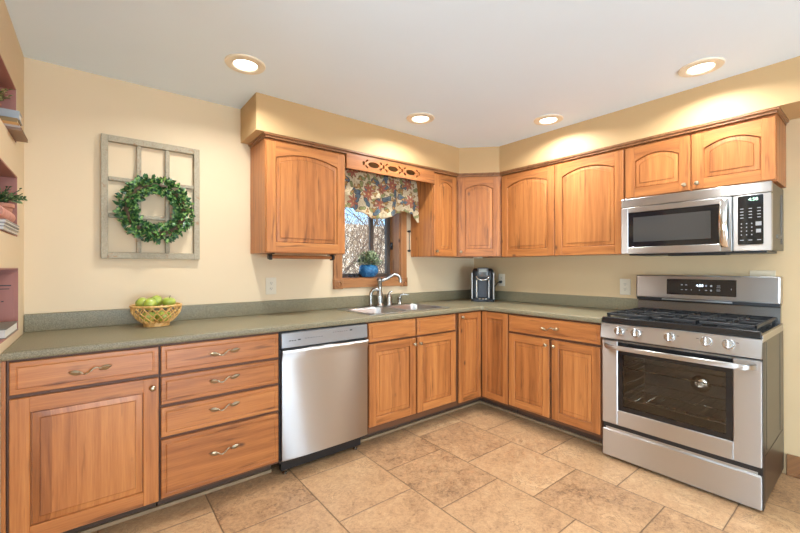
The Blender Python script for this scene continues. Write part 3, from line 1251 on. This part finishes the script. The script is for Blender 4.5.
# control panel (tilted) with knobs
m = MB()
pp = [(-.012, .787), (-.020, .793), (-.004, .884), (.004, .888), (.03, .888), (.03, .787)]
m.loops([[(x, a, b) for a, b in pp] for x in (.0, w)])
cp = m.build('control_panel', STEELX, rg, smooth=.4)
KNOBM = plain('satin_chrome', (.48, .45, .42), .22, 1.0)
TILT = math.atan2(.016, .091)
for lx in (.113, .210, .387, .560, .654):
    M = Matrix.Translation((lx, -.0115, .843)) @ Matrix.Rotation(-TILT, 4, 'X') @ FRONT
    m = MB()
    m.lathe([(.027, 0), (.027, .004), (.0225, .006), (.0235, .022), (.021, .028), (.001, .029)], seg=24, M=M)
    k = m.build('knob', KNOBM, cp, smooth=.7)
    m = MB()
    m.box(-.006, .006, -.0225, .0225, .024, .038, .003, M=M)
    m.build('grip', KNOBM, k)
for lx in (.157, .245, .43, .52, .69):
    M = Matrix.Translation((lx, -.0118, .855)) @ Matrix.Rotation(-TILT, 4, 'X') @ FRONT
    MB().box(-.006, .006, -.0015, .0015, -.002, .0006, M=M).build('marking', DARKMARK, cp, smooth=0)
# cooktop
m = MB()
m.box(.0, w, .0, D-.01, .889, .912, .004).box(.004, w-.004, -.004, .012, .888, .926, .004)
m.build('cooktop', ENAMEL, rg)
for xx in (w-.001, -.001):
    MB().box(xx-.0025, xx+.0025, .01, D-.01, .868, .905, .001).build('cooktop_side_trim', STEELX, rg, smooth=0)
for bx, by, br in ((.15, .16, .045), (.15, .44, .036), (.392, .30, .05), (.634, .16, .05), (.634, .44, .032)):
    m = MB()
    m.lathe([(br+.012, .911), (br+.010, .918), (br, .920), (br, .930), (br-.006, .935), (.001, .936)], (bx, by, 0), 22)
    m.build('burner', IRON, rg, smooth=.7)
for g0, g1 in ((.022, .272), (.278, .506), (.512, .762)):
    m = MB()
    y0, y1 = .022, .575
    zt = .950
    s = .0065
    cxg = (g0+g1)/2
    for x in (g0+s, g1-s):
        m.box(x-s, x+s, y0, y1, zt-.016, zt, .002)
    for y in (y0+s, (y0+y1)/2, y1-s):
        m.box(g0, g1, y-s, y+s, zt-.016, zt, .002)
    for yc in (.16, .44):
        m.box(g0+.01, cxg-.028, yc-.005, yc+.005, zt-.013, zt+.002, .002).box(cxg+.028, g1-.01, yc-.005, yc+.005, zt-.013, zt+.002, .002)
        m.box(cxg-.005, cxg+.005, yc+.028, yc+.13, zt-.013, zt+.002, .002).box(cxg-.005, cxg+.005, yc-.13, yc-.028, zt-.013, zt+.002, .002)
    for x in (g0+.01, g1-.01):
        for y in (y0+.01, y1-.01):
            m.box(x-.008, x+.008, y-.008, y+.008, .9105, zt-.01)
    m.build('grate', IRON, rg)
# rear vent and backguard
m = MB()
m.loops([[(x, a, b) for a, b in [(.565, .911), (.585, 1.012), (.61, 1.012), (.61, .911)]] for x in (.006, w-.006)])
m.build('rear_riser', plain('dark_steel', (.16, .155, .15), .22, 1.0), rg, smooth=.3)
m = MB()
m.box(.006, w-.006, .56, .61, 1.012, 1.032)
m.build('vent_gap', BLACK, rg, smooth=0)
m = MB()
m.tube([(.17, .556, 1.022), (.56, .556, 1.022)], .005, 8)
m.build('vent_lip', STEELX, rg)
m = MB()
lps = []
for x, b in ((.0, .016), (.004, .005), (.012, 0), (w-.012, 0), (w-.004, .005), (w, .016)):
    lps.append([(x, a+b if i < 4 else a, z) for i, (a, z) in enumerate([(.556, 1.030), (.548, 1.036), (.556, 1.186), (.562, 1.192), (.612, 1.192), (.612, 1.030)])])
m.loops(lps)
bgd = m.build('backguard', STEELX, rg, smooth=.5)
TB = math.atan2(.008, .15)
MBK = Matrix.Translation((.392, .5515, 1.113)) @ Matrix.Rotation(-TB, 4, 'X') @ FRONT
m = MB()
m.box(-.190, .190, -.054, .054, -.004, .0014, .001, M=MBK)
gls = m.build('control_glass', BLACKG, bgd, smooth=0)
text_mesh('clock_digits', '4:58', .024, SCREENW, gls, MBK @ Matrix.Translation((0.0, .012, .0017)), .0002)
for x, y, a, b in ((-.10, .015, .008, .006), (-.075, .015, .010, .004), (-.10, -.018, .008, .003), (-.075, -.018, .009, .003), (-.045, -.018, .004, .004), (.0, -.018, .003, .006),
                   (.035, .012, .008, .009), (.062, .012, .009, .009), (.035, -.018, .009, .004), (.062, -.018, .008, .009), (.10, .014, .014, .002), (.10, .002, .018, .0015), (.10, -.012, .016, .002), (.10, -.019, .016, .002), (.165, -.006, .003, .008)):
    MB().box(x-a*.6, x+a*.6, y-b*.6, y+b*.6, .0012, .0019, M=MBK).build('marking', MARK, gls, smooth=0)

# ------------------------------------------------------------------ microwave
mv = thing('microwave', 'stainless over-the-range microwave above the stove', 'microwave', (-.400, -1.6795, 1.335), B90)
w = .766
m = MB()
m.box(.003, w-.003, .025, .393, .012, .383, .002)
m.build('body', SIDEST, mv, smooth=0)
m = MB()
m.box(.03, w-.03, .06, .37, -.004, .013, .002).box(.25, .55, .10, .22, -.010, 0, .003)
m.build('base_vent', BLACK, mv, smooth=0)
m = MB()
m.box(.0, w, .0, .03, .326, .385, .004)
m.build('vent_strip', STEELX, mv)
m = MB()
X1 = .598
# door frame with window opening
a0, a1, b0, b1 = .046, .545, .052, .288
m.box(.0, a0, 0, .028, .006, .323, .004).box(a1, X1, 0, .028, .006, .323, .004)
m.box(a0-.003, a1+.003, .0003, .028, .006, b0, .003).box(a0-.003, a1+.003, .0003, .028, b1, .323, .003)
dr = m.build('door', STEELX, mv)
MB().box(a0, a1, .003, .02, b0, b1).build('window_glass', BLACKG, dr, smooth=0)
m = MB()
m.box(a0+.032, a1-.045, .0022, .004, b0+.035, b1-.035)
m.build('window_screen', plain('smoked_screen', (.055, .053, .05), .10), dr, smooth=0)
m = MB()
lp = []
for i in range(17):
    t = i/16
    z = .030+.282*t
    yy = -.006-.036*math.sin(PI*t)**.7
    hw = .0185
    lp.append([(.565-hw, yy, z), (.565-hw*.6, yy-.007, z), (.565+hw*.6, yy-.007, z), (.565+hw, yy, z), (.565+hw*.8, yy+.006, z), (.565-hw*.8, yy+.006, z)])
m.loops(lp)
m.build('handle', CHROME, dr, smooth=.9)
m = MB()
m.box(.602, w, .0, .03, .006, .323, .004)
cp = m.build('control_panel', STEELX, mv)
MF = Matrix.Translation((.678, 0, .182)) @ FRONT
m = MB()
m.prism(rrect(-.054, .054, -.140, .136, .006, 3), -.003, .0016, M=MF)
gls = m.build('keypad', BLACKG, cp, smooth=0)
text_mesh('clock_digits', '4:58', .024, SCREENG, gls, MF @ Matrix.Translation((.012, .112, .0019)), .0002)
m = MB()
for r_ in range(4):
    for c_ in range(3):
        m.box(-.036+c_*.036-.007, -.036+c_*.036+.007, .062-r_*.017-.0022, .062-r_*.017+.0022, .0013, .0021, M=MF)
for r_ in range(4):
    for c_ in range(3):
        m.box(-.038+c_*.022-.0025, -.038+c_*.022+.0025, -.022-r_*.021-.003, -.022-r_*.021+.003, .0013, .0021, M=MF)
m.box(.022, .046, -.036, -.014, .0013, .0021, M=MF).box(.024, .044, -.075, -.055, .0013, .0021, M=MF)
for x in (-.036, 0, .036):
    m.box(x-.008, x+.008, -.117, -.113, .0013, .0021, M=MF)
m.build('marking', MARK, gls, smooth=0)
m = MB()
m.box(w-.004, w+.0008, .16, .30, .08, .10).box(w-.004, w+.0008, .30, .36, .05, .34)
m.build('side_panel_seam', plain('dull_seam', (.18, .17, .15), .5, .6), mv, smooth=0)

# ------------------------------------------------------------------ recessed lights
for x, y, lab in ((-2.634, -.651, 'recessed ceiling light nearest the wreath wall'), (-1.369, -.666, 'recessed ceiling light in front of the sink window'),
                  (-.585, -1.242, 'recessed ceiling light near the right soffit, before the two-door cabinet'), (-.618, -2.188, 'recessed ceiling light in front of the microwave cabinet'),
                  (-2.25, -2.75, None), (-1.0, -3.6, None), (-3.6, -3.9, None), (-2.2, -4.4, None), (-1.0, -5.2, None), (-4.6, -2.6, None)):  # entries without a label are unseen cans, added for fill
    l = thing('ceiling_light', lab or 'unseen ceiling light added out of view for fill', 'ceiling light', (x, y, ZC), 0, 'recessed ceiling lights')
    m = MB()
    m.lathe([(.060, -.001), (.062, -.009), (.068, -.013), (.102, -.008), (.106, -.001)], seg=32, cap0=False, cap1=False)
    m.build('trim_ring', CANTRIM, l, smooth=.8)
    MB().lathe([(.0615, -.002), (.059, -.007), (.03, -.009), (.001, -.0095)], seg=32, cap0=False).build('lens', LENS, l, smooth=.8)
    d = bpy.data.lights.new('lamp', 'AREA')
    d.shape = 'DISK'
    d.size = .11
    d.energy = CAN_POWER
    d.color = CAN_COLOR
    d.spread = R(155)
    lo_ = bpy.data.objects.new('lamp', d)
    COL.objects.link(lo_)
    lo_.parent = l
    lo_.location = (0, 0, -.016)

# ------------------------------------------------------------------ outlets


def outlet(loc, rz, label, w=.078, h=.125, n=2):
    o = thing('wall_outlet', label, 'outlet', loc, rz, 'ivory wall outlets')
    MB().box(-w/2, w/2, -.006, 0, -h/2, h/2, .002).build('plate', IVORY, o)
    for z in (-.020, .020):
        m = MB()
        m.lathe([(.0165, 0), (.0165, .0025), (.001, .0027)], seg=16, M=Matrix.Translation((0, -.0055, z)) @ FRONT)
        s = m.build('socket', IVORY, o)
        m = MB()
        for x in (-.006, .006):
            m.box(x-.0012, x+.0012, -.0087, -.0075, z-.001, z+.007)
        m.box(-.002, .002, -.0087, -.0075, z-.009, z-.005)
        m.build('slot', DARKP, s, smooth=0)
    return o


outlet((-2.262, 0, 1.115), 0, 'ivory wall outlet under the left wall cabinet')
outlet((0, -.372, 1.120), B90, 'ivory wall outlet right beside the coffee maker')
outlet((0, -1.551, 1.096), B90, 'ivory wall outlet just left of the range backguard')
o = thing('outlet_cover', 'flat wall plate peeping above the range backguard', 'outlet cover', (0, -2.347, 1.172), B90)
MB().box(-.060, .060, -.006, 0, -.057, .057, .002).build('plate', plain('painted_plate', (.60, .49, .33), .5), o)
for x in (-.023, .023):
    MB().box(x-.005, x+.005, -.012, -.005, -.010, .010, .001).build('toggle', IVORY, o)

# ------------------------------------------------------------------ paper towel holder under the left wall cabinet
h = thing('paper_towel_holder', 'empty wooden paper towel bar on black brackets under the cabinet', 'paper towel holder', (-2.10, -.20, ZU0))
m = MB()
m.tube([(-.235, 0, -.024), (.235, 0, -.024)], .013, 14)
m.build('bar', WH, h)
for s in (-1, 1):
    m = MB()
    m.box(s*.235-.012, s*.235+.012, -.05, .05, -.007, 0, .002).box(s*.235-.006, s*.235+.006, -.022, .022, -.045, -.006, .003)
    m.lathe([(.018, 0), (.018, .012), (.004, .014)], seg=14, M=Matrix.Translation((s*.241, 0, -.024)) @ Matrix.Rotation(R(90*s), 4, 'Y'))
    m.build('bracket', BLACK, h)

# slim rod on the wall strip
h = thing('wall_rod', 'slim upright rod with dark round ends beside the window casing', 'wall rod', (-.945, 0, 1.50))
m = MB()
m.tube([(0, -.022, -.085), (0, -.022, .085)], .0045, 8)
m.build('rod', plain('grey_rod', (.22, .18, .13), .4, .7), h)
for z in (-.092, .092):
    m = MB()
    m.lathe([(.007, 0), (.006, .012), (.012, .018), (.012, .028), (.004, .032)], seg=12, M=Matrix.Translation((0, 0, z)) @ FRONT)
    m.build('knob', BLACK, h)

# ------------------------------------------------------------------ curtain valance
cv = thing('curtain_valance', 'gathered floral cotton valance with scalloped hem over the window', 'valance', (-1.36, -.09, 2.06))
ctrl = [(-1.805, 1.705), (-1.70, 1.735), (-1.64, 1.735), (-1.553, 1.712), (-1.47, 1.682), (-1.41, 1.668), (-1.32, 1.672), (-1.24, 1.694), (-1.15, 1.735), (-1.08, 1.755), (-1.01, 1.738), (-.96, 1.70), (-.925, 1.665), (-.915, 1.668)]


def hem(x):
    for (a, za), (b, zb) in zip(ctrl, ctrl[1:]):
        if a <= x <= b:
            t = (x-a)/(b-a)
            t = t*t*(3-2*t)
            return za+(zb-za)*t
    return ctrl[-1][1]


m = MB()
NX, NZ = 150, 22
grid = []
for j in range(NZ+1):
    t = j/NZ
    row = []
    for i in range(NX+1):
        x = -1.803+.888*i/NX
        zb = hem(x)
        z = 2.062+(zb-2.062)*t
        amp = .004+.016*t
        yy = amp*(math.sin(x*38+math.sin(x*9)*1.5)+.5*math.sin(x*71+1.0)*(1-t*.5))-.010*math.sin(PI*t)-.02*t
        fl = max(0.0, (x+1.05)/.135)
        yy -= .030*t*fl*fl
        row.append((x+1.36, yy, z-2.06))
    grid.append(row)
m.loops(grid, closed=False)
fb = m.build('fabric', FABRIC, cv, smooth=3)
sol = fb.modifiers.new('thickness', 'SOLIDIFY')
sol.thickness = .002
m = MB()
m.tube([(-.446, .012, .008), (.446, .012, .008)], .007, 10)
m.build('rod', IVORY, cv)

# ------------------------------------------------------------------ leaf helper


def leaf(mb, p, d, n, L, wd, fold=.25, mi=0):
    d = d.normalized()
    s = d.cross(n)
    if s.length < 1e-4:
        s = d.orthogonal()
    s.normalize()
    n = s.cross(d)
    mid = [p, p+d*L*.35-n*L*.02, p+d*L*.7-n*L*.05, p+d*L-n*L*.16]
    ws = [.12, 1.0, .8, .04]
    lf = [q+s*wd*w_*.5+n*wd*fold*w_*.5 for q, w_ in zip(mid, ws)]
    rg_ = [q-s*wd*w_*.5+n*wd*fold*w_*.5 for q, w_ in zip(mid, ws)]
    A = [mb.bm.verts.new(v) for v in lf]
    B = [mb.bm.verts.new(v) for v in mid]
    C_ = [mb.bm.verts.new(v) for v in rg_]
    for i in range(3):
        for u, v in ((A, B), (B, C_)):
            f_ = mb.bm.faces.new((u[i], u[i+1], v[i+1], v[i]))
            f_.material_index = mi


# ------------------------------------------------------------------ window-frame decor and wreath
fr_ = thing('decorative_window_frame', 'weathered grey nine-pane old window frame on the wall', 'wall decor', (-3.001, 0, 1.3065))
m = MB()
fx0, fx1, fz1 = -.2565, .2565, .720
SW = .033
m.box(fx0, fx0+SW, -.036, -.003, 0, fz1, .002).box(fx1-SW, fx1, -.036, -.003, 0, fz1, .002)
m.build('stile', WEATH, fr_)
m = MB()
m.box(fx0+SW, fx1-SW, -.035, -.003, 0, .036, .002).box(fx0+SW, fx1-SW, -.035, -.003, fz1-.036, fz1, .002)
m.build('rail', WEATH, fr_)
m = MB()
iw = fx1-fx0-2*SW
for k in (1, 2):
    x = fx0+SW+iw*k/3
    m.box(x-.012, x+.012, -.028, -.006, .036, fz1-.036, .004)
    z = .036+(fz1-.072)*k/3
    m.box(fx0+SW, fx1-SW, -.026, -.007, z-.012, z+.012, .004)
m.build('muntin', WEATH, fr_)

wr = thing('wreath', 'round green boxwood leaf wreath hung on the old window frame', 'wreath', (-2.990, -.040, 1.607))
rnd = random.Random(3)
m = MB()
RM = .148
m.tube([(RM*math.cos(k/36*2*PI), -.028, RM*math.sin(k/36*2*PI)) for k in range(36)], .013, 8, closed=True)
m.build('ring', STEM, wr)
m = MB()
for k in range(680):
    a = rnd.uniform(0, 2*PI)
    b = rnd.uniform(0, 2*PI)
    tr = .006+.040*math.sqrt(rnd.random())
    er = Vector((math.cos(a), 0, math.sin(a)))
    et = Vector((-math.sin(a), 0, math.cos(a)))
    ey_ = Vector((0, -1, 0))
    nn = er*math.cos(b)+ey_*(math.sin(b)*.7+.12)
    c = er*RM+Vector((0, -.030, 0))+nn*tr*.85
    if c.y > -.012:
        c.y = -.012
    d = (nn*rnd.uniform(.5, 1.2)+et*rnd.uniform(-1, .6)+Vector((rnd.uniform(-.4, .4), rnd.uniform(-.4, .1), rnd.uniform(-.4, .4)))).normalized()
    if d.y > .1:
        d.y = -.1
    nrm = (ey_*1.0+nn*.6+Vector((rnd.uniform(-.6, .6), 0, rnd.uniform(-.6, .6)))).normalized()
    leaf(m, c, d, nrm, rnd.uniform(.030, .044), rnd.uniform(.016, .024))
m.build('foliage', LEAF, wr, smooth=.5)

# ------------------------------------------------------------------ fruit basket
BX, BY = -3.000, -.175
bk = thing('fruit_basket', 'open lattice honey wicker fruit basket on the countertop', 'basket', (BX, BY, HC+.0005))
MB().lathe([(.058, 0), (.066, 0), (.066, .018), (.058, .018)], seg=32, cap0=False).build('foot', WICKER, bk)


def brad(t):
    return .064+(.126-.064)*math.sin(t*PI/2)**.85


m = MB()
m.lathe([(.001, .018), (.066, .018), (.066, .023), (.001, .023)], seg=28)
for dr_ in (1, -1):
    for k in range(17):
        a0 = k/17*2*PI
        pts = []
        for i in range(9):
            t = i/8
            a = a0+dr_*t*.80
            r_ = brad(t)+(.0016 if dr_ > 0 else -.0016)
            pts.append((r_*math.cos(a), r_*math.sin(a), .020+.098*t**1.15))
        m.tube(pts, .0037, 6)
m.build('lattice', WICKER, bk, smooth=1.2)
m = MB()
m.tube([(.1265*math.cos(k/40*2*PI), .1265*math.sin(k/40*2*PI), .119) for k in range(40)], .0062, 8, closed=True)
m.build('rim', WICKER, bk, smooth=1.2)
rtv = Vector((.9945, -.1045, 0))
fdv = Vector((.1045, .9945, 0))
top = [(-.072, .010, .131, 'green apple at the left end of the basket pile', 65), (-.030, -.052, .130, 'green apple low at the front of the basket pile', -70),
       (.000, .048, .138, 'green apple at the back middle, highest in the basket', 60), (.062, .002, .131, 'green apple with upright stem at the right of the basket', 8)]
low = [(-.042, -.012, .062), (.038, -.030, .062), (.012, .048, .062)]


def apple(p, lab, tilt, group=None):
    o = thing('apple', lab, 'apple', p, random.uniform(0, 6), group or 'green apples in the basket')
    o.rotation_euler = (R(tilt), 0, o.rotation_euler.z)
    r_ = .0355
    prof_ = [(.001, -.026), (.008, -.0285), (.016, -.029), (.026, -.022), (.033, -.008), (.0355, .006), (.033, .018), (.025, .027), (.014, .0295), (.006, .026), (.001, .021)]
    MB().lathe(prof_, seg=22).build('flesh', APPLE, o, smooth=2)
    MB().tube([(0, 0, .020), (.001, 0, .032), (.005, .001, .043)], [.0014, .0014, .002], 6).build('stem', STEM, o)


for a, b, z, lab, tl in top:
    v = rtv*a+fdv*b
    apple((BX+v.x, BY+v.y, HC+z), lab, tl)
for a, b, z in low:
    v = rtv*a+fdv*b
    apple((BX+v.x, BY+v.y, HC+.0525), 'green apple glimpsed through the lattice low in the basket', 8, 'lower apples in the basket')

# ------------------------------------------------------------------ blue pot on the sill
PZ = wz0+.0125
pp_ = thing('potted_plant', 'small leafy plant in a round blue glazed pot on the windowsill', 'potted plant', (-1.365, .045, PZ))
PB = (0, 0, 0)
m = MB()
m.lathe([(.045, 0), (.066, .010), (.088, .045), (.090, .068), (.080, .095), (.066, .110), (.060, .112), (.060, .104), (.070, .092)], seg=28, cap1=False)
m.build('pot', GLAZE, pp_, smooth=1.0)
MB().lathe([(.064, .096), (.03, .100), (.001, .101)], seg=20, cap0=False).build('soil', SOIL, pp_)
m = MB()
rnd = random.Random(11)
for k in range(300):
    a = rnd.uniform(0, 2*PI)
    el = R(rnd.uniform(5, 85))
    rr = .125*rnd.uniform(.45, 1)
    out_ = Vector((math.cos(a)*math.cos(el), math.sin(a)*math.cos(el)*.75, math.sin(el)*.95))
    p = out_*rr+Vector((0, 0, .098))
    leaf(m, p, out_+Vector((rnd.uniform(-.5, .5), rnd.uniform(-.5, .5), rnd.uniform(-.1, .6))), Vector((0, -.5, 1)), rnd.uniform(.026, .042), rnd.uniform(.014, .021))
    if k % 8 == 0:
        m.tube([(0, 0, .098), p*.6+Vector((0, 0, .05)), p], .0015, 4)
m.build('foliage', LEAF3, pp_, smooth=.5)
o = thing('trinket', 'low dark trinket lying on the windowsill left of the blue pot', 'trinket', (-1.53, .03, PZ))
m = MB()
m.ell((-.028, 0, .011), .026, .018, .011).ell((.026, -.003, .012), .024, .019, .012).tube([(-.03, 0, .016), (0, .002, .020), (.03, 0, .016)], .004, 6)
m.build('body', BLACK, o, smooth=1)

# ------------------------------------------------------------------ coffee maker
cf = thing('coffee_maker', 'black and silver single-cup coffee maker in the counter corner', 'coffee maker', (-.195, -.283, HC+.0005), R(-50))
SILV = plain('silver_plastic', (.45, .43, .41), .3, .7)
SLATE = plain('slate_plastic', (.055, .055, .065), .35)
m = MB()
m.prism(rrect(-.113, .113, -.145, .13, .03, 5), 0, .022)
m.build('base', BLACK, cf)
m = MB()
m.prism(rrect(-.060, .060, -.142, -.02, .012, 4), .0225, .034)
dt = m.build('drip_tray', BLACK, cf)
m = MB()
for k in (-1, 0, 1):
    m.box(k*.030-.011, k*.030+.011, -.1435, -.13, .022, .034, .002)
m.build('tray_grille', CHROME, dt)
m = MB()
m.prism(rrect(-.112, .112, -.02, .128, .03, 5), .022, .285)
m.build('tower', BLACK, cf)
m = MB()
m.box(-.050, .050, -.028, -.021, .036, .215, .003)
m.build('back_plate', SLATE, cf)
for s in (-1, 1):
    m = MB()
    m.box(s*.104-.008, s*.104+.008, -.122, -.02, .022, .288, .005)
    m.build('side_column', SILV, cf)
    m = MB()
    m.box(s*.0595-.0075, s*.0595+.0075, -.085, -.02, .034, .215, .003)
    m.build('inner_post', CHROME if s < 0 else SILV, cf)
m = MB()
lps = []
for ins, z in ((.0, .215), (0, .285), (.004, .305), (.018, .322), (.05, .330)):
    lps.append([(a, b, z) for a, b in rrect(-.104+ins*.6, .104-ins*.6, -.130+ins, .128-ins, .045, 6)])
m.loops(lps)
m.build('brew_head', BLACK, cf, smooth=.9)
m = MB()
m.box(-.052, .052, -.149, -.06, .238, .334, .008, seg=2)
hd = m.build('front_panel', plain('graphite_plastic', (.10, .095, .09), .3, .3), cf)
m = MB()
m.box(-.036, .036, -.1505, -.148, .292, .322, .001)
m.build('display', plain('grey_display', (.35, .35, .31), .2), hd)
m = MB()
m.tube([(-.060, -.140, .250), (-.048, -.155, .228), (-.024, -.162, .216), (0, -.164, .212), (.024, -.162, .216), (.048, -.155, .228), (.060, -.140, .250)], .008, 10)
m.build('handle', CHROME, cf, smooth=.9)
# cord and plug to the outlet beside it (world -> local)
Mi = (Matrix.Translation((-.195, -.283, HC+.0005)) @ Matrix.Rotation(R(-50), 4, 'Z')).inverted()
m = MB()
cpts = [(-.075, -.235, 1.0), (-.055, -.32, 1.05), (-.05, -.355, 1.09), (-.045, -.372, 1.10)]
m.tube([Mi @ Vector(p) for p in cpts], .004, 8)
pl = [Mi @ Vector((-.045, -.372, 1.10)), Mi @ Vector((-.034, -.372, 1.10)), Mi @ Vector((-.0100, -.372, 1.10))]
m.tube(pl, [.008, .014, .014], 10)
m.build('power_cord', BLACK, cf, smooth=.9)

# ------------------------------------------------------------------ things in the niches
z = NI[0][1]+.007
specs = [  # a stack of flat books in the top niche: x0, x1, y0, y1, thickness, colours, label
    (-3.73, -3.537, -.47, -.262, .012, (.26, .15, .09), 'dark brown thin album, lowest of the stack in the top niche'),
    (-3.73, -3.547, -.42, -.262, .022, (.52, .40, .32), 'pale tan book, second from the bottom in the top niche'),
    (-3.72, -3.556, -.40, -.262, .018, (.62, .30, .08), 'orange book in the top niche stack'),
    (-3.72, -3.560, -.38, -.262, .024, (.34, .22, .09), 'olive brown book just under the grey book in the top niche'),
    (-3.74, -3.556, -.36, -.262, .040, (.42, .46, .47), 'blue-grey book topmost of the stack in the top niche')]


def book(x0, x1, y0, y1, z, th, col, label, group, rz=0.0, spine=False):
    cx, cy = (x0+x1)/2, (y0+y1)/2
    o = thing('book', label, 'book', (cx, cy, z), rz, group)
    hx, hy = (x1-x0)/2, (y1-y0)/2
    m = MB()
    m.box(-hx, hx, -hy, hy, 0, .003).box(-hx, hx, -hy, hy, th-.003, th)
    if spine:
        m.box(-hx, hx, -hy, -hy+.003, .003, th-.003)
    else:
        m.box(-hx, -hx+.003, -hy, hy, .003, th-.003)
    m.build('cover', plain('book_cover', col, .5), o, smooth=0)
    MB().box(-hx+.003, hx-.004, -hy+.004, hy-.004, .003, th-.003).build('pages', PAPER, o, smooth=0)
    return o


for x0, x1, y0, y1, th, col, lab in specs:
    book(x0, x1, y0, y1, z, th, col, lab, 'books in the top niche', 0, True)
    z += th+.0004
ztop = z


def small_plant(loc, pot_r, pot_h, label, potmat, seed, n, spread, height, leafm, trail=None):
    o = thing('potted_plant', label, 'potted plant', loc)
    MB().lathe([(pot_r*.72, 0), (pot_r*.95, pot_h*.8), (pot_r*1.08, pot_h*.82), (pot_r*1.08, pot_h), (pot_r*.95, pot_h), (pot_r*.9, pot_h*.9)], seg=22, cap1=False).build('pot', potmat, o, smooth=.8)
    MB().lathe([(pot_r*.92, pot_h*.9), (.001, pot_h*.92)], seg=18, cap0=False).build('soil', SOIL, o)
    rnd = random.Random(seed)
    m = MB()
    for k in range(n):
        a = rnd.uniform(0, 2*PI)
        h_ = height*rnd.uniform(.2, 1)
        out_ = Vector((math.cos(a), math.sin(a), 0))
        base = Vector((0, 0, pot_h*.9))
        tip = base+out_*spread*rnd.uniform(.3, 1)+Vector((0, 0, h_))
        m.tube([base, (base+tip)/2+Vector((0, 0, .01)), tip], .0012, 4)
        for q in range(5):
            t = .4+.15*q
            p = base+(tip-base)*t
            leaf(m, p, out_*.6+Vector((rnd.uniform(-.8, .8), rnd.uniform(-.8, .8), .5)), Vector((0, 0, 1)), rnd.uniform(.014, .024), rnd.uniform(.008, .012))
    if trail:
        for q in trail:
            q = Vector(q)
            base = Vector((0, 0, pot_h*.9))
            m.tube([base, base+(q-base)*.5+Vector((0, 0, .02)), q], .0014, 4)
            for t in (.55, .7, .85, 1.0):
                p = base+(q-base)*t+Vector((0, 0, .02*(1-abs(2*t-1))))
                for s in (-1, 1):
                    leaf(m, p, (q-base)+Vector((0, 0, .08*s)), Vector((0, -1, .3)), .020, .011)
    m.build('foliage', leafm, o, smooth=.5)
    return o


small_plant((-3.650, -.310, ztop), .026, .030, 'sprig of yellow-green foliage on the top niche book stack', TERRA, 4, 22, .055, .085, leafmat('yellow_green_leaves', (.10, .14, .03), (.28, .30, .08), (.55, .50, .22), 100))
# middle niche
z = NI[1][1]+.007
for k, (th, col, lab) in enumerate((((.013), (.62, .58, .52), 'white magazine, lowest in the middle niche stack'), ((.014), (.34, .30, .27), 'grey magazine in the middle of the stack in the middle niche'), ((.014), (.50, .44, .40), 'pale magazine, topmost under the pink roll in the middle niche'))):
    book(-3.72, -3.571+.003*k, -.62, -.245-.012*k, z, th, col, lab, 'magazines in the middle niche')
    z += th+.0004
o = thing('towel_roll', 'dusty pink rolled cloth on the magazines in the middle niche', 'rolled cloth', (-3.590, -.53, z), 0)
m = MB()
m.lathe([(.004, -.15), (.024, -.15), (.026, -.13), (.026, .13), (.024, .15), (.004, .15)], seg=18, M=Matrix.Translation((0, 0, .0265)) @ Matrix.Rotation(R(90), 4, 'X'))
m.build('roll', mottled('pink_cloth', (.55, .24, .18), (.66, .33, .25), 40, .9), o, smooth=.8)
small_plant((-3.630, -.302, z), .048, .098, 'bushy green plant in a terracotta pot in the middle niche', TERRA, 9, 46, .085, .085, LEAF2, trail=[(.075, .05, .135), (.062, .02, .118)])
# lowest niche
z = NI[2][1]+.007
book(-3.74, -3.578, -.52, -.200, z, .040, (.22, .20, .15), 'thick white-paged book lying in the lowest niche', 'book in the lowest niche', 0)
o = thing('plaque', 'small pink plaque with two dark lines in the lowest niche', 'plaque', (-3.650, -.1795, z), 0)
MB().box(-.055, .055, -.010, 0, 0, .27, .001).build('board', plain('pink_board', (.44, .185, .145), .6), o, smooth=0)
for a, b, c_, d_ in ((.0, .046, .212, .217), (-.01, .040, .196, .200), (.012, .02, .135, .140)):
    MB().box(a, b, -.0115, -.0095, c_, d_).build('marking', DARKMARK, o, smooth=0)
